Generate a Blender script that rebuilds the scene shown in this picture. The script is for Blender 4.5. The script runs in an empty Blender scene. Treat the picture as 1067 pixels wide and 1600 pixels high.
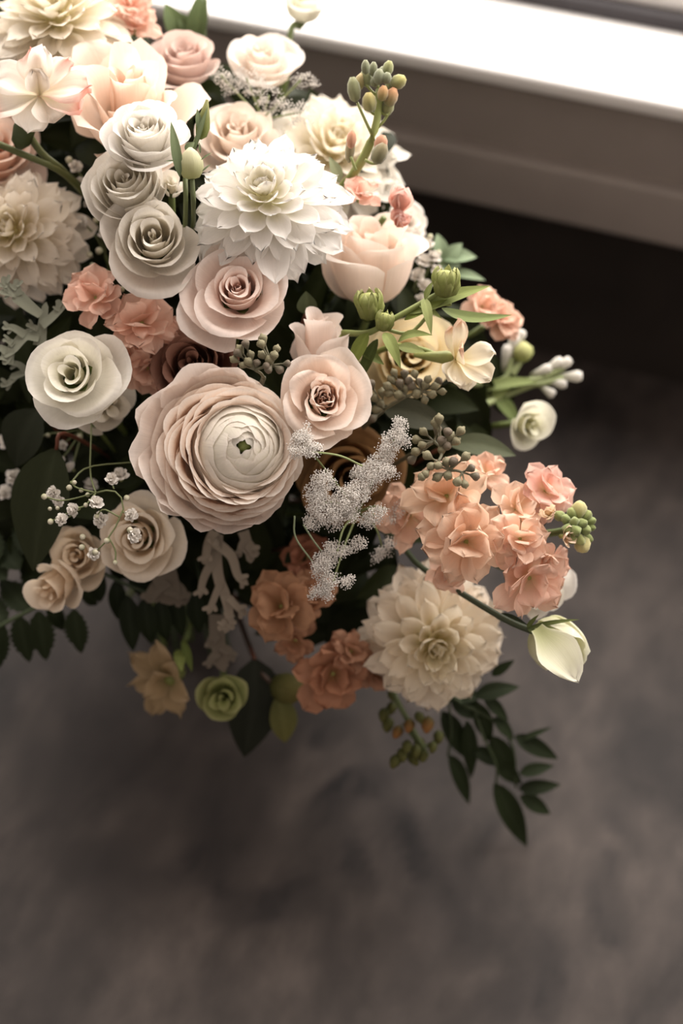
import bpy, math
import numpy as np
from mathutils import Vector, Matrix, Euler, Quaternion

# ------------------------------------------------------------------ camera
scene = bpy.context.scene
FPX = 50.0 / 36.0 * 1600.0          # focal length in pixels of the 1067 x 1600 frame
CAM = Vector((0.0, 0.0, 1.0))
CROT = Euler((math.radians(40.0), 0.0, math.radians(19.6)))
_m = CROT.to_matrix()
RIGHT, UP, BACK = _m.col[0].copy(), _m.col[1].copy(), _m.col[2].copy()
cd = bpy.data.cameras.new('camera')
cam = bpy.data.objects.new('camera', cd)
scene.collection.objects.link(cam)
cam.location = CAM
cam.rotation_euler = CROT
cd.sensor_fit = 'VERTICAL'
cd.sensor_height = 36.0
cd.sensor_width = 24.0
cd.lens = 50.0
cd.clip_start = 0.02
cd.dof.use_dof = True
cd.dof.focus_distance = 0.875
cd.dof.aperture_fstop = 2.6
scene.camera = cam

# ------------------------------------------------------------------ world, daylight, exposure
world = bpy.data.worlds.new('room_ambient')
scene.world = world
world.use_nodes = True
wb = world.node_tree.nodes['Background']
wb.inputs['Color'].default_value = (1.0, 0.85, 0.76, 1)
wb.inputs['Strength'].default_value = 0.56

WALL_Y = 1.06
ld = bpy.data.lights.new('window_daylight', 'AREA')
ld.shape = 'RECTANGLE'
ld.size = 2.6
ld.size_y = 2.2
ld.energy = 138.0
ld.color = (1.0, 0.935, 0.875)
lo = bpy.data.objects.new('window_daylight', ld)
scene.collection.objects.link(lo)
lo.location = (-0.35, WALL_Y + 0.24, 1.47)
lo.rotation_euler = (math.radians(-90 + 0), 0, 0)   # faces into the room (-Y)

scene.view_settings.view_transform = 'Standard'
scene.view_settings.look = 'None'
scene.view_settings.gamma = 1.0
scene.view_settings.use_curve_mapping = False
scene.view_settings.exposure = 0.16

# ------------------------------------------------------------------ helpers
COL = scene.collection


def P(u, v, d):
    """world point seen at pixel (u, v) at depth d along the view axis"""
    return CAM + RIGHT * ((u - 533.5) / FPX * d) + UP * ((800.0 - v) / FPX * d) - BACK * d


def S(px, d):
    return px * d / FPX


def F(tx, ty):
    """world direction: towards the viewer, leaning right by tx and up by ty"""
    return (RIGHT * tx + UP * ty + BACK).normalized()


def ray(u, v):
    return (RIGHT * ((u - 533.5) / FPX) + UP * ((800.0 - v) / FPX) - BACK)


def hit_z(u, v, z):
    r = ray(u, v)
    return CAM + r * ((z - CAM.z) / r.z)


def hit_y(u, v, y):
    r = ray(u, v)
    return CAM + r * ((y - CAM.y) / r.y)


def lin(h):
    h = h.lstrip('#')
    out = []
    for i in (0, 2, 4):
        c = int(h[i:i + 2], 16) / 255.0
        out.append(c / 12.92 if c <= 0.04045 else ((c + 0.055) / 1.055) ** 2.4)
    return np.array(out)


def frame(loc, z, roll=0.0):
    z = z.normalized()
    x = RIGHT - z * RIGHT.dot(z)
    if x.length < 1e-4:
        x = UP.copy()
    x.normalize()
    y = z.cross(x)
    m = Matrix((x, y, z)).transposed().to_4x4()
    return Matrix.Translation(loc) @ m @ Matrix.Rotation(math.radians(roll), 4, 'Z')


# ---- materials
def nodes_of(name):
    m = bpy.data.materials.new(name)
    m.use_nodes = True
    nt = m.node_tree
    return m, nt, nt.nodes, nt.links, nt.nodes['Principled BSDF']


def plant_material(name, rough, transl, veins, spec=0.3, sheen=0.0, sx=60.0, sy=3.0, bump=0.25, var=0.12):
    m, nt, N, L, b = nodes_of(name)
    at = N.new('ShaderNodeAttribute'); at.attribute_name = 'Col'
    uv = N.new('ShaderNodeUVMap')
    mp = N.new('ShaderNodeMapping'); mp.inputs['Scale'].default_value = (sx, sy, 1)
    L.new(uv.outputs[0], mp.inputs[0])
    nz = N.new('ShaderNodeTexNoise'); nz.inputs['Scale'].default_value = 1.0; nz.inputs['Detail'].default_value = 3
    L.new(mp.outputs[0], nz.inputs['Vector'])
    mx = N.new('ShaderNodeMix'); mx.data_type = 'RGBA'; mx.blend_type = 'MULTIPLY'
    rp = N.new('ShaderNodeMapRange'); rp.inputs[3].default_value = 1.0 - var; rp.inputs[4].default_value = 1.0 + var * 0.4
    L.new(nz.outputs[0], rp.inputs[0])
    mx.inputs[0].default_value = 1.0
    L.new(at.outputs['Color'], mx.inputs[6]); L.new(rp.outputs[0], mx.inputs[7])
    L.new(mx.outputs[2], b.inputs['Base Color'])
    b.inputs['Roughness'].default_value = rough
    b.inputs['Specular IOR Level'].default_value = spec
    if sheen:
        b.inputs['Sheen Weight'].default_value = sheen
    if veins:
        bp = N.new('ShaderNodeBump'); bp.inputs['Strength'].default_value = bump; bp.inputs['Distance'].default_value = 0.0006
        L.new(nz.outputs[0], bp.inputs['Height']); L.new(bp.outputs[0], b.inputs['Normal'])
    if transl > 0:
        tr = N.new('ShaderNodeBsdfTranslucent'); L.new(mx.outputs[2], tr.inputs['Color'])
        ms = N.new('ShaderNodeMixShader'); ms.inputs[0].default_value = transl
        L.new(b.outputs[0], ms.inputs[1]); L.new(tr.outputs[0], ms.inputs[2])
        L.new(ms.outputs[0], N['Material Output'].inputs['Surface'])
    return m


MAT = {
    'petal': plant_material('petal_tissue', 0.6, 0.40, True, 0.25, 0.0, 46, 2.0, 0.35, 0.10),
    'leaf': plant_material('leaf_blade', 0.6, 0.14, True, 0.12, 0.0, 26, 9, 0.4, 0.25),
    'felt': plant_material('felted_leaf', 0.9, 0.12, True, 0.1, 0.3, 30, 30, 0.3, 0.15),
    'stem': plant_material('green_stem', 0.5, 0.0, True, 0.3, 0.0, 4, 12, 0.2, 0.2),
    'seed': plant_material('seed_capsule', 0.6, 0.0, True, 0.25, 0.0, 12, 12, 0.5, 0.3),
    'floret': plant_material('tiny_floret', 0.7, 0.2, False, 0.1, 0.0, 4, 4, 0.1, 0.1),
}

# ---- mesh building
_faces = {}


def grid_faces(nu, nv):
    k = (nu, nv)
    if k not in _faces:
        _faces[k] = [(j * nu + i, j * nu + i + 1, (j + 1) * nu + i + 1, (j + 1) * nu + i)
                     for j in range(nv - 1) for i in range(nu - 1)]
    return _faces[k]


def mesh_data(name, verts, faces, col, mat, uv=None, smooth=True):
    verts = np.asarray(verts, dtype=np.float64)
    me = bpy.data.meshes.new(name)
    me.from_pydata(verts.tolist(), [], faces)
    n = len(verts)
    c = np.ones((n, 4), dtype=np.float32)
    c[:, :3] = np.asarray(col, dtype=np.float32)
    ca = me.color_attributes.new('Col', 'FLOAT_COLOR', 'POINT')
    ca.data.foreach_set('color', c.ravel())
    if uv is not None:
        idx = np.empty(len(me.loops), dtype=np.int32)
        me.loops.foreach_get('vertex_index', idx)
        ul = me.uv_layers.new(name='UVMap')
        ul.data.foreach_set('uv', np.asarray(uv, dtype=np.float32)[idx].ravel())
    if smooth:
        me.polygons.foreach_set('use_smooth', np.ones(len(me.polygons), dtype=bool))
    me.materials.append(MAT[mat] if isinstance(mat, str) else mat)
    me.update()
    return me


def link(name, me, parent=None, m=None):
    o = bpy.data.objects.new(name, me)
    COL.objects.link(o)
    if parent is not None:
        o.parent = parent
    if m is not None:
        o.matrix_local = m
    return o


TM = {}


def thing(name, label, cat, m, group=None):
    o = bpy.data.objects.new(name, None)
    o.empty_display_size = 0.01
    COL.objects.link(o)
    o.matrix_world = m
    TM[o.name] = m.copy()
    o['label'] = label
    o['category'] = cat
    if group:
        o['group'] = group
    return o


class Mesher:
    """collects pieces of one part"""
    def __init__(self):
        self.v, self.f, self.c, self.uv, self.n = [], [], [], [], 0

    def add(self, v, f, c, uv=None):
        v = np.asarray(v, dtype=float)
        self.v.append(v)
        self.f += [tuple(i + self.n for i in q) for q in f]
        cc = np.empty((len(v), 3)); cc[:] = c
        self.c.append(cc)
        self.uv.append(np.asarray(uv, dtype=float) if uv is not None else np.zeros((len(v), 2)))
        self.n += len(v)

    def data(self, name, mat, smooth=True):
        return mesh_data(name, np.vstack(self.v), self.f, np.vstack(self.c), mat, np.vstack(self.uv), smooth)


def catmull(pts, n):
    pts = np.asarray([tuple(p) for p in pts], dtype=float)
    if len(pts) == 2:
        t = np.linspace(0, 1, n)[:, None]
        return pts[0] * (1 - t) + pts[1] * t
    q = np.vstack([2 * pts[0] - pts[1], pts, 2 * pts[-1] - pts[-2]])
    m = len(pts) - 1
    out = []
    for x in np.linspace(0, m, n):
        i = min(int(x), m - 1); t = x - i
        a, b, c, d = q[i], q[i + 1], q[i + 2], q[i + 3]
        out.append(0.5 * ((2 * b) + (-a + c) * t + (2 * a - 5 * b + 4 * c - d) * t * t + (-a + 3 * b - 3 * c + d) * t ** 3))
    return np.array(out)


def tube(mb, pts, r0, r1, col, n=12, seg=6, col2=None):
    c = catmull(pts, n)
    t = np.gradient(c, axis=0)
    t /= np.linalg.norm(t, axis=1)[:, None] + 1e-12
    ref = np.array([0.3, 0.2, 0.93])
    if abs(t[0] @ ref) > 0.9:
        ref = np.array([0.9, 0.1, 0.1])
    a = np.cross(t, ref); a /= np.linalg.norm(a, axis=1)[:, None] + 1e-12
    b = np.cross(t, a)
    rr = np.linspace(r0, r1, n)[:, None]
    th = np.linspace(0, 2 * np.pi, seg, endpoint=False)
    v = np.concatenate([(c[i] + rr[i] * (np.cos(th)[:, None] * a[i] + np.sin(th)[:, None] * b[i])) for i in range(n)])
    f = [(j * seg + i, j * seg + (i + 1) % seg, (j + 1) * seg + (i + 1) % seg, (j + 1) * seg + i) for j in range(n - 1) for i in range(seg)]
    f.append(tuple(range(seg))[::-1]); f.append(tuple((n - 1) * seg + i for i in range(seg)))
    cc = np.empty((len(v), 3)); cc[:] = col
    if col2 is not None:
        w = np.repeat(np.linspace(0, 1, n), seg)[:, None]
        cc = np.asarray(col) * (1 - w) + np.asarray(col2) * w
    uv = np.stack([np.tile(np.linspace(0, 1, seg), n), np.repeat(np.linspace(0, 1, n), seg)], 1)
    mb.add(v, f, cc, uv)


def tube_data(name, pts, r0, r1, col, n=12, seg=6, col2=None, mat='stem'):
    mb = Mesher(); tube(mb, pts, r0, r1, col, n, seg, col2)
    return mb.data(name, mat)


def lathe(mb, prof, col, m=None, seg=8, groove=0.0, ng=5, col_top=None, cp=1.0):
    """surface of revolution about local z; prof: (r, z) rows"""
    prof = np.asarray(prof, dtype=float)
    n = len(prof)
    th = np.linspace(0, 2 * np.pi, seg, endpoint=False)
    g = 1 + groove * np.cos(ng * th)
    v = np.concatenate([np.stack([p[0] * g * np.cos(th), p[0] * g * np.sin(th), np.full(seg, p[1])], 1) for p in prof])
    f = [(j * seg + i, j * seg + (i + 1) % seg, (j + 1) * seg + (i + 1) % seg, (j + 1) * seg + i) for j in range(n - 1) for i in range(seg)]
    f.append(tuple(range(seg))[::-1]); f.append(tuple((n - 1) * seg + i for i in range(seg)))
    z = v[:, 2]
    w = ((z - z.min()) / max(np.ptp(z), 1e-9))[:, None] ** cp
    cc = np.asarray(col) * (1 - w) + np.asarray(col_top if col_top is not None else col) * w
    if m is not None:
        M4 = np.array(m)
        v = v @ M4[:3, :3].T + M4[:3, 3]
    uv = np.stack([np.tile(np.linspace(0, 1, seg), n), np.repeat(np.linspace(0, 1, n), seg)], 1)
    mb.add(v, f, cc, uv)


def sstep(x, a, b):
    t = np.clip((x - a) / (b - a), 0, 1)
    return t * t * (3 - 2 * t)


def petal_data(name, L, W, shape='round', cup=0.8, bend=0.0, tip=0.0, ruf=0.0, c0=None, c1=None, c2=None,
               seed=0, nu=9, nv=9, mat='petal', sidecurl=0.0, kfreq=None):
    """free petal: base at the origin, growing along +x, inner face up (+z)"""
    rng = np.random.default_rng(seed)
    s = np.linspace(-1, 1, nu)
    v = np.linspace(0, 1, nv)
    SS, V = np.meshgrid(s, v)
    if shape == 'point':
        w = (0.30 + 0.70 * sstep(V, 0, 0.55)) * np.power(np.clip(1 - V ** 3.2, 0, 1), 0.75)
    elif shape == 'spoon':
        w = (0.34 + 0.66 * sstep(V, 0, 0.6)) * np.power(np.clip(1 - V ** 4.6, 0, 1), 0.56)
    elif shape == 'obovate':
        w = (0.16 + 0.84 * sstep(V, 0, 0.7)) * np.power(np.clip(1 - V ** 6, 0, 1), 0.5)
    else:
        w = (0.28 + 0.72 * sstep(V, 0, 0.55)) * np.power(np.clip(1 - V ** 5, 0, 1), 0.5)
    w = W * np.maximum(w, 0.02)
    a = bend * V + tip * sstep(V, 0.55, 1.0)
    da = L / (nv - 1)
    col_a = a[:, 0]
    x = np.concatenate([[0], np.cumsum(np.cos((col_a[1:] + col_a[:-1]) / 2) * da)])
    z = np.concatenate([[0], np.cumsum(np.sin((col_a[1:] + col_a[:-1]) / 2) * da)])
    X0 = np.repeat(x[:, None], nu, 1); Z0 = np.repeat(z[:, None], nu, 1)
    kap = np.maximum(cup * (1 - 0.62 * V), 1e-3) if cup >= 0 else np.minimum(cup * (1 - 0.3 * V), -1e-3)
    yy = w * np.sin(kap * SS) / kap
    dn = w * (1 - np.cos(kap * SS)) / kap
    k1 = kfreq or rng.uniform(2.5, 4.5)
    dn = dn + ruf * L * V ** 1.6 * (np.sin(k1 * SS + rng.uniform(0, 6)) * 0.7 + 0.6 * np.sin(2.3 * k1 * SS + rng.uniform(0, 6)) * np.abs(SS)
                                     + 0.35 * np.sin(5 * V + rng.uniform(0, 6)))
    dn = dn + sidecurl * W * np.abs(SS) ** 3 * V
    na = a
    X = X0 - np.sin(na) * dn; Z = Z0 + np.cos(na) * dn
    jag = 1 + 0.05 * np.sin(7 * SS + rng.uniform(0, 6)) * V ** 4 * (ruf > 0)
    X = X + (0.05 * L * np.exp(-(SS / 0.25) ** 2) * sstep(V, .8, 1.0) if shape == 'spoon' else 0)
    vv = np.stack([X * jag, yy, Z], -1).reshape(-1, 3)
    t = V.reshape(-1, 1)
    c = c0 * (1 - sstep(t, 0, 0.6)) + c1 * sstep(t, 0, 0.6)
    if c2 is not None:
        e = np.maximum(sstep(t, 0.7, 1.0), 0.6 * np.abs(SS.reshape(-1, 1)) ** 6)
        c = c * (1 - e) + c2 * e
    uv = np.stack([(SS.ravel() + 1) / 2, V.ravel()], 1)
    return mesh_data(name, vv, grid_faces(nu, nv), c, mat, uv)


def bez(p0, p1, p2, p3, n):
    t = np.linspace(0, 1, n)[:, None]
    return ((1 - t) ** 3) * p0 + 3 * ((1 - t) ** 2) * t * p1 + 3 * (1 - t) * t * t * p2 + t ** 3 * p3


def roll_lip(body, rho, theta, n=10):
    """continue a (r, z) profile by rolling it outwards"""
    if theta <= 0.02 or rho <= 1e-6:
        return body
    d = body[-1] - body[-2]
    a = math.atan2(d[1], d[0])
    st = rho * theta / n
    pts = [body[-1]]
    for i in range(n):
        a -= theta / n
        pts.append(pts[-1] + st * np.array([math.cos(a), math.sin(a)]))
    return np.vstack([body, np.array(pts[1:])])


def rev_petal(parent, phi0, span, prof, rng, c0, c1, c2, tipr=0.35, spiral=0.10, ruf=0.02, R=1.0, nu=12, nv=11, peak=0.0,
              name='petal', tilt=0.0, edge_p=5.0, pw=3.0, offs=(0, 0), waves=2.6, slope=0.0, skew=0.0):
    """petal lying on a surface of revolution (cupped flowers)"""
    seg = np.concatenate([[0], np.cumsum(np.linalg.norm(np.diff(prof, axis=0), axis=1))])
    seg /= seg[-1]
    s = np.linspace(-1, 1, nu)
    v = np.linspace(0, 1, nv) ** 0.85
    SS, V = np.meshgrid(s, v)
    ph1, ph2, ph3 = rng.uniform(0, 6.28, 3)
    ve = V * (1 - tipr * np.abs(SS) ** pw + peak * np.exp(-(SS / 0.16) ** 2) - peak)
    ve = ve * (1 + 0.022 * np.sin(5.5 * SS + ph3) * V)
    ve = ve * (1 - slope * (1 + SS) / 2 * V)
    ve = np.clip(ve, 0, 1)
    r = np.interp(ve, seg, prof[:, 0]); z = np.interp(ve, seg, prof[:, 1])
    r = r * (1 + spiral * SS * V ** 0.5)
    wv = np.sin(waves * SS + ph1) * 0.7 + 0.5 * np.sin(2.3 * waves * SS + ph2) * np.abs(SS) ** 0.5
    r = r + ruf * R * V ** 3 * wv
    z = z + ruf * R * V ** 3 * (np.cos(1.3 * waves * SS + ph2) * 0.8)
    ph = phi0 + SS * span / 2 * (0.75 + 0.25 * sstep(V, 0, 0.5)) + skew * V ** 2
    vv = np.stack([r * np.cos(ph) + offs[0] * V, r * np.sin(ph) + offs[1] * V, z], -1).reshape(-1, 3)
    t = V.reshape(-1, 1)
    w = sstep(t, 0.1, 0.8)
    c = c0 * (1 - w) + c1 * w
    e = np.maximum(t ** edge_p, 0.5 * (np.abs(SS) ** 8).reshape(-1, 1) * t)
    c = c * (1 - e) + c2 * e
    uv = np.stack([(SS.ravel() + 1) / 2, V.ravel()], 1)
    if tilt:
        zb = float(prof[0, 1])
        m = Matrix.Translation((0, 0, zb)) @ Matrix.Rotation(tilt, 4, Vector((-math.sin(phi0), math.cos(phi0), 0))) @ Matrix.Translation((0, 0, -zb))
        vv = vv @ np.array(m)[:3, :3].T + np.array(m)[:3, 3]
    return link(name, mesh_data(name, vv, grid_faces(nu, nv), c, 'petal', uv), parent)


G_STEM = lin('5f6b3a'); G_DARK = lin('2b3322'); G_BUD = lin('8a9450'); G_LEAF = lin('59663b')
BIND = P(262, 640, 1.06); BIND.z = 0.11
_k = [0]


def stem_to_bind(t, start=None, r=0.0022, via=(), col=G_STEM, name='stem'):
    """the stem runs from under the head to the tie point and on down to the floor"""
    _k[0] += 1
    g = np.random.default_rng(900 + _k[0])
    inv = TM[t.name].inverted()
    a = start if start is not None else TM[t.name] @ Vector((0, 0, -0.012))
    ang = g.uniform(0, 6.28); rr = g.uniform(0.004, 0.018)
    bp = BIND + Vector((math.cos(ang) * rr, math.sin(ang) * rr, g.uniform(-.01, .02)))
    ft = Vector((BIND.x - (a.x - BIND.x) * 0.22 + g.uniform(-.012, .012), BIND.y - (a.y - BIND.y) * 0.22 + g.uniform(-.012, .012), r * 0.5))
    pts = [a] + list(via)
    b0 = pts[-1]
    if via:
        mid = b0.lerp(bp, 0.5) - BACK * 0.02
    else:
        zax = TM[t.name].to_3x3().col[2].normalized()
        mid = a - zax * (0.4 * (a - bp).length)
        mid = mid.lerp(b0.lerp(bp, 0.55), 0.55)
    pts += [mid, bp, ft]
    me = tube_data(name, [inv @ p for p in pts], r, r * 1.1, col, 18, 6, col)
    return link(name, me, t)

# ------------------------------------------------------------------ the setting
def paint(name, col, rough=0.6, spec=0.3, noise=0.0, scale=30.0, bump=0.0):
    m, nt, N, L, b = nodes_of(name)
    b.inputs['Roughness'].default_value = rough
    b.inputs['Specular IOR Level'].default_value = spec
    tc = N.new('ShaderNodeTexCoord')
    nz = N.new('ShaderNodeTexNoise'); nz.inputs['Scale'].default_value = scale; nz.inputs['Detail'].default_value = 5
    L.new(tc.outputs['Object'], nz.inputs['Vector'])
    cr = N.new('ShaderNodeValToRGB')
    c = np.asarray(col)
    cr.color_ramp.elements[0].position = 0.3; cr.color_ramp.elements[1].position = 0.75
    cr.color_ramp.elements[0].color = (*np.clip(c * (1 - noise), 0, 1), 1)
    cr.color_ramp.elements[1].color = (*np.clip(c * (1 + noise), 0, 1), 1)
    L.new(nz.outputs[0], cr.inputs[0]); L.new(cr.outputs[0], b.inputs['Base Color'])
    if bump:
        bp = N.new('ShaderNodeBump'); bp.inputs['Strength'].default_value = bump; bp.inputs['Distance'].default_value = 0.002
        L.new(nz.outputs[0], bp.inputs['Height']); L.new(bp.outputs[0], b.inputs['Normal'])
    return m


M_WHITE = paint('white_gloss_paint', (0.80, 0.78, 0.76), 0.4, 0.4, 0.03, 14)
M_FRAME = paint('grey_window_gasket', (0.06, 0.055, 0.06), 0.5, 0.3, 0.1, 40)
M_APRON = paint('shaded_white_trim', (0.30, 0.26, 0.235), 0.5, 0.35, 0.05, 18)  # white-ish trim, its shade put into this darker colour
M_DARK = paint('wall_painted_as_shade', (0.022, 0.017, 0.014), 0.6, 0.25, 0.3, 9)  # darkness below the sill painted in as the wall colour
M_ROOM = paint('pale_room_wall', (0.5, 0.46, 0.42), 0.8, 0.2, 0.04, 6)


def solid(name, x0, x1, y0, y1, z0, z1, mat, parent=None, bev=0.0, seg=3):
    import bmesh
    bm = bmesh.new()
    bmesh.ops.create_cube(bm, size=1.0)
    for v in bm.verts:
        v.co = Vector(((x0 + x1) / 2 + v.co.x * (x1 - x0), (y0 + y1) / 2 + v.co.y * (y1 - y0), (z0 + z1) / 2 + v.co.z * (z1 - z0)))
    if bev:
        bmesh.ops.bevel(bm, geom=list(bm.edges), offset=bev, segments=seg, affect='EDGES', profile=0.6)
    me = bpy.data.meshes.new(name); bm.to_mesh(me); bm.free()
    me.materials.append(mat)
    if bev:
        me.polygons.foreach_set('use_smooth', np.ones(len(me.polygons), dtype=bool))
    return link(name, me, parent)


def structure(o):
    o['kind'] = 'structure'
    return o


# floor: worn stone-grey boards with dark streaks; the broad left ones also paint in shadow
def floor_material():
    m, nt, N, L, b = nodes_of('worn_grey_brown_floor')
    tc = N.new('ShaderNodeTexCoord')
    rot = N.new('ShaderNodeMapping'); rot.inputs['Rotation'].default_value = (0, 0, math.radians(-24))
    rot.inputs['Scale'].default_value = (1.0, 0.6, 1)
    L.new(tc.outputs['Object'], rot.inputs[0])
    n1 = N.new('ShaderNodeTexNoise'); n1.inputs['Scale'].default_value = 11; n1.inputs['Detail'].default_value = 6; n1.inputs['Distortion'].default_value = 0.6
    n2 = N.new('ShaderNodeTexNoise'); n2.inputs['Scale'].default_value = 42; n2.inputs['Detail'].default_value = 6
    n3 = N.new('ShaderNodeTexNoise'); n3.inputs['Scale'].default_value = 5; n3.inputs['Detail'].default_value = 3
    for n in (n1, n2, n3):
        L.new(rot.outputs[0], n.inputs['Vector'])
    r1 = N.new('ShaderNodeValToRGB')
    r1.color_ramp.elements[0].position = 0.33; r1.color_ramp.elements[0].color = (0.021, 0.0165, 0.015, 1)
    r1.color_ramp.elements[1].position = 0.62; r1.color_ramp.elements[1].color = (0.060, 0.048, 0.042, 1)
    L.new(n1.outputs[0], r1.inputs[0])
    mu = N.new('ShaderNodeMapRange'); mu.inputs[1].default_value = 0.3; mu.inputs[2].default_value = 0.7; mu.inputs[3].default_value = 0.66; mu.inputs[4].default_value = 1.2
    L.new(n2.outputs[0], mu.inputs[0])
    mx = N.new('ShaderNodeMix'); mx.data_type = 'RGBA'; mx.blend_type = 'MULTIPLY'; mx.inputs[0].default_value = 1
    L.new(r1.outputs[0], mx.inputs[6]); L.new(mu.outputs[0], mx.inputs[7])
    # bluish-grey patches
    mb = N.new('ShaderNodeMix'); mb.data_type = 'RGBA'; mb.blend_type = 'MIX'
    rb = N.new('ShaderNodeMapRange'); rb.inputs[1].default_value = 0.5; rb.inputs[2].default_value = 0.72; rb.inputs[4].default_value = 0.45
    L.new(n3.outputs[0], rb.inputs[0]); L.new(rb.outputs[0], mb.inputs[0])
    L.new(mx.outputs[2], mb.inputs[6]); mb.inputs[7].default_value = (0.040, 0.034, 0.034, 1)
    # dark streaks
    at = N.new('ShaderNodeAttribute'); at.attribute_name = 'Streak'
    sm = N.new('ShaderNodeMath'); sm.operation = 'MULTIPLY'
    sr = N.new('ShaderNodeMapRange'); sr.inputs[1].default_value = 0.35; sr.inputs[2].default_value = 0.6; sr.inputs[3].default_value = 0.35
    L.new(n2.outputs[0], sr.inputs[0]); L.new(sr.outputs[0], sm.inputs[0]); L.new(at.outputs['Fac'], sm.inputs[1])
    ms = N.new('ShaderNodeMix'); ms.data_type = 'RGBA'
    L.new(sm.outputs[0], ms.inputs[0]); L.new(mb.outputs[2], ms.inputs[6]); ms.inputs[7].default_value = (0.010, 0.008, 0.008, 1)
    L.new(ms.outputs[2], b.inputs['Base Color'])
    b.inputs['Roughness'].default_value = 0.62; b.inputs['Specular IOR Level'].default_value = 0.25
    bp = N.new('ShaderNodeBump'); bp.inputs['Strength'].default_value = 0.3; bp.inputs['Distance'].default_value = 0.002
    L.new(n2.outputs[0], bp.inputs['Height']); L.new(bp.outputs[0], b.inputs['Normal'])
    return m


def build_floor():
    xs = np.concatenate([np.linspace(-3, -0.72, 5)[:-1], np.linspace(-0.72, 0.5, 180), np.linspace(0.5, 3, 5)[1:]])
    ys = np.concatenate([np.linspace(-2.5, 0.12, 5)[:-1], np.linspace(0.12, WALL_Y + 0.03, 140)])
    X, Y = np.meshgrid(xs, ys)
    v = np.stack([X, Y, np.zeros_like(X)], -1).reshape(-1, 3)
    st = np.zeros(len(v))
    g = np.random.default_rng(5)
    wob = 0.006 * (np.sin(v[:, 0] * 90 + 3 * np.sin(v[:, 1] * 40)) + np.sin(v[:, 1] * 70 + 2 * np.sin(v[:, 0] * 50)))
    streaks = [  # worn dark marks, the broad left ones also deepening the bouquet's shadow: polylines (points found on the floor), width in m, depth
        ([(478, 1300), (515, 1258), (548, 1215)], .012, .7), ([(548, 1212), (600, 1255), (628, 1330), (650, 1372)], .011, .7),
        ([(300, 1345), (345, 1395), (400, 1410), (510, 1425)], .016, .55), ([(470, 1395), (515, 1432)], .008, .6),
        ([(930, 1300), (955, 1340), (950, 1470)], .010, .55), ([(960, 1290), (985, 1310)], .012, .4), ([(870, 1470), (850, 1600)], .008, .5),
        ([(700, 1400), (735, 1500)], .011, .4), ([(555, 1320), (560, 1370)], .010, .5), ([(130, 1350), (260, 1370), (380, 1330)], .028, .45),
        ([(60, 1180), (200, 1200), (330, 1270)], .035, .4), ([(790, 1480), (800, 1590)], .008, .35), ([(100, 1480), (80, 1600)], .010, .3),
        ([(515, 1140), (505, 1155)], .012, .6), ([(1000, 1130), (1010, 1200)], .012, .25), ([(620, 1450), (650, 1600)], .010, .22),
    ]
    for pts, w, a in streaks:
        q = [np.array(hit_z(u, vv, 0.0))[:2] for u, vv in pts]
        best = np.full(len(v), 9.0)
        for p0, p1 in zip(q[:-1], q[1:]):
            d = p1 - p0
            t = np.clip(((v[:, :2] - p0) @ d) / (d @ d + 1e-12), 0, 1)
            best = np.minimum(best, np.linalg.norm(v[:, :2] - (p0 + t[:, None] * d), axis=1))
        st = np.maximum(st, min(1.0, a * 1.5) * np.exp(-(np.maximum(best + wob, 0) / w) ** 2))
    me = mesh_data('floor', v, grid_faces(len(xs), len(ys)), (0.5, 0.5, 0.5), floor_material(), None, False)
    at = me.attributes.new('Streak', 'FLOAT', 'POINT')
    at.data.foreach_set('value', st.astype(np.float32))
    return structure(link('floor', me))


build_floor()
SILL_F = WALL_Y - 0.035
Z1 = hit_y(1067, 168, SILL_F).z           # nose of the sill
Z2 = hit_y(1067, 292, WALL_Y - 0.012).z   # step in the apron
Z3 = hit_y(1067, 385, WALL_Y - 0.020).z   # bottom edge of the lower moulding
SILL_B = hit_z(1067, 52, Z1).y
X0, X1 = -1.65, 0.95
win = structure(link('window_1', None))
solid('window_sill', X0 - .05, X1 + .05, SILL_F, SILL_B + 0.005, Z1 - 0.015, Z1, M_WHITE, win, 0.006, 4)
solid('apron_board', X0, X1, WALL_Y - 0.012, WALL_Y + 0.02, Z2, Z1 - 0.012, M_APRON, win, 0.002, 2)
solid('apron_moulding', X0, X1, WALL_Y - 0.026, WALL_Y + 0.02, Z3, Z2 + 0.002, M_APRON, win, 0.005, 3)
fz = Z1
solid('gasket', X0, X1, SILL_B, SILL_B + 0.05, fz - 0.02, fz + 0.012, M_FRAME, win, 0.001, 1)
solid('sash_rail', X0, X1, SILL_B + 0.012, SILL_B + 0.06, fz + 0.010, fz + 0.035, M_WHITE, win, 0.003, 2)
solid('gasket', X0, X1, SILL_B + 0.028, SILL_B + 0.055, fz + 0.035, fz + 0.047, M_FRAME, win, 0.001, 1)
solid('sash_stile', X0 - .06, X0, SILL_B, SILL_B + 0.06, fz - 0.02, 2.65, M_WHITE, win, 0.003, 2)
solid('sash_stile', X1, X1 + .06, SILL_B, SILL_B + 0.06, fz - 0.02, 2.65, M_WHITE, win, 0.003, 2)
solid('sash_rail', X0, X1, SILL_B, SILL_B + 0.06, 2.59, 2.65, M_WHITE, win, 0.003, 2)
mg, ntg, Ng, Lg, bg = nodes_of('window_glass')
gt = Ng.new('ShaderNodeBsdfTransparent'); gm = Ng.new('ShaderNodeMixShader'); gm.inputs[0].default_value = 0.06
gg = Ng.new('ShaderNodeBsdfGlossy'); gg.inputs['Roughness'].default_value = 0.02
Lg.new(gt.outputs[0], gm.inputs[1]); Lg.new(gg.outputs[0], gm.inputs[2]); Lg.new(gm.outputs[0], Ng['Material Output'].inputs['Surface'])
solid('pane', X0, X1, SILL_B + 0.038, SILL_B + 0.044, fz + 0.047, 2.59, mg, win)
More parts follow.
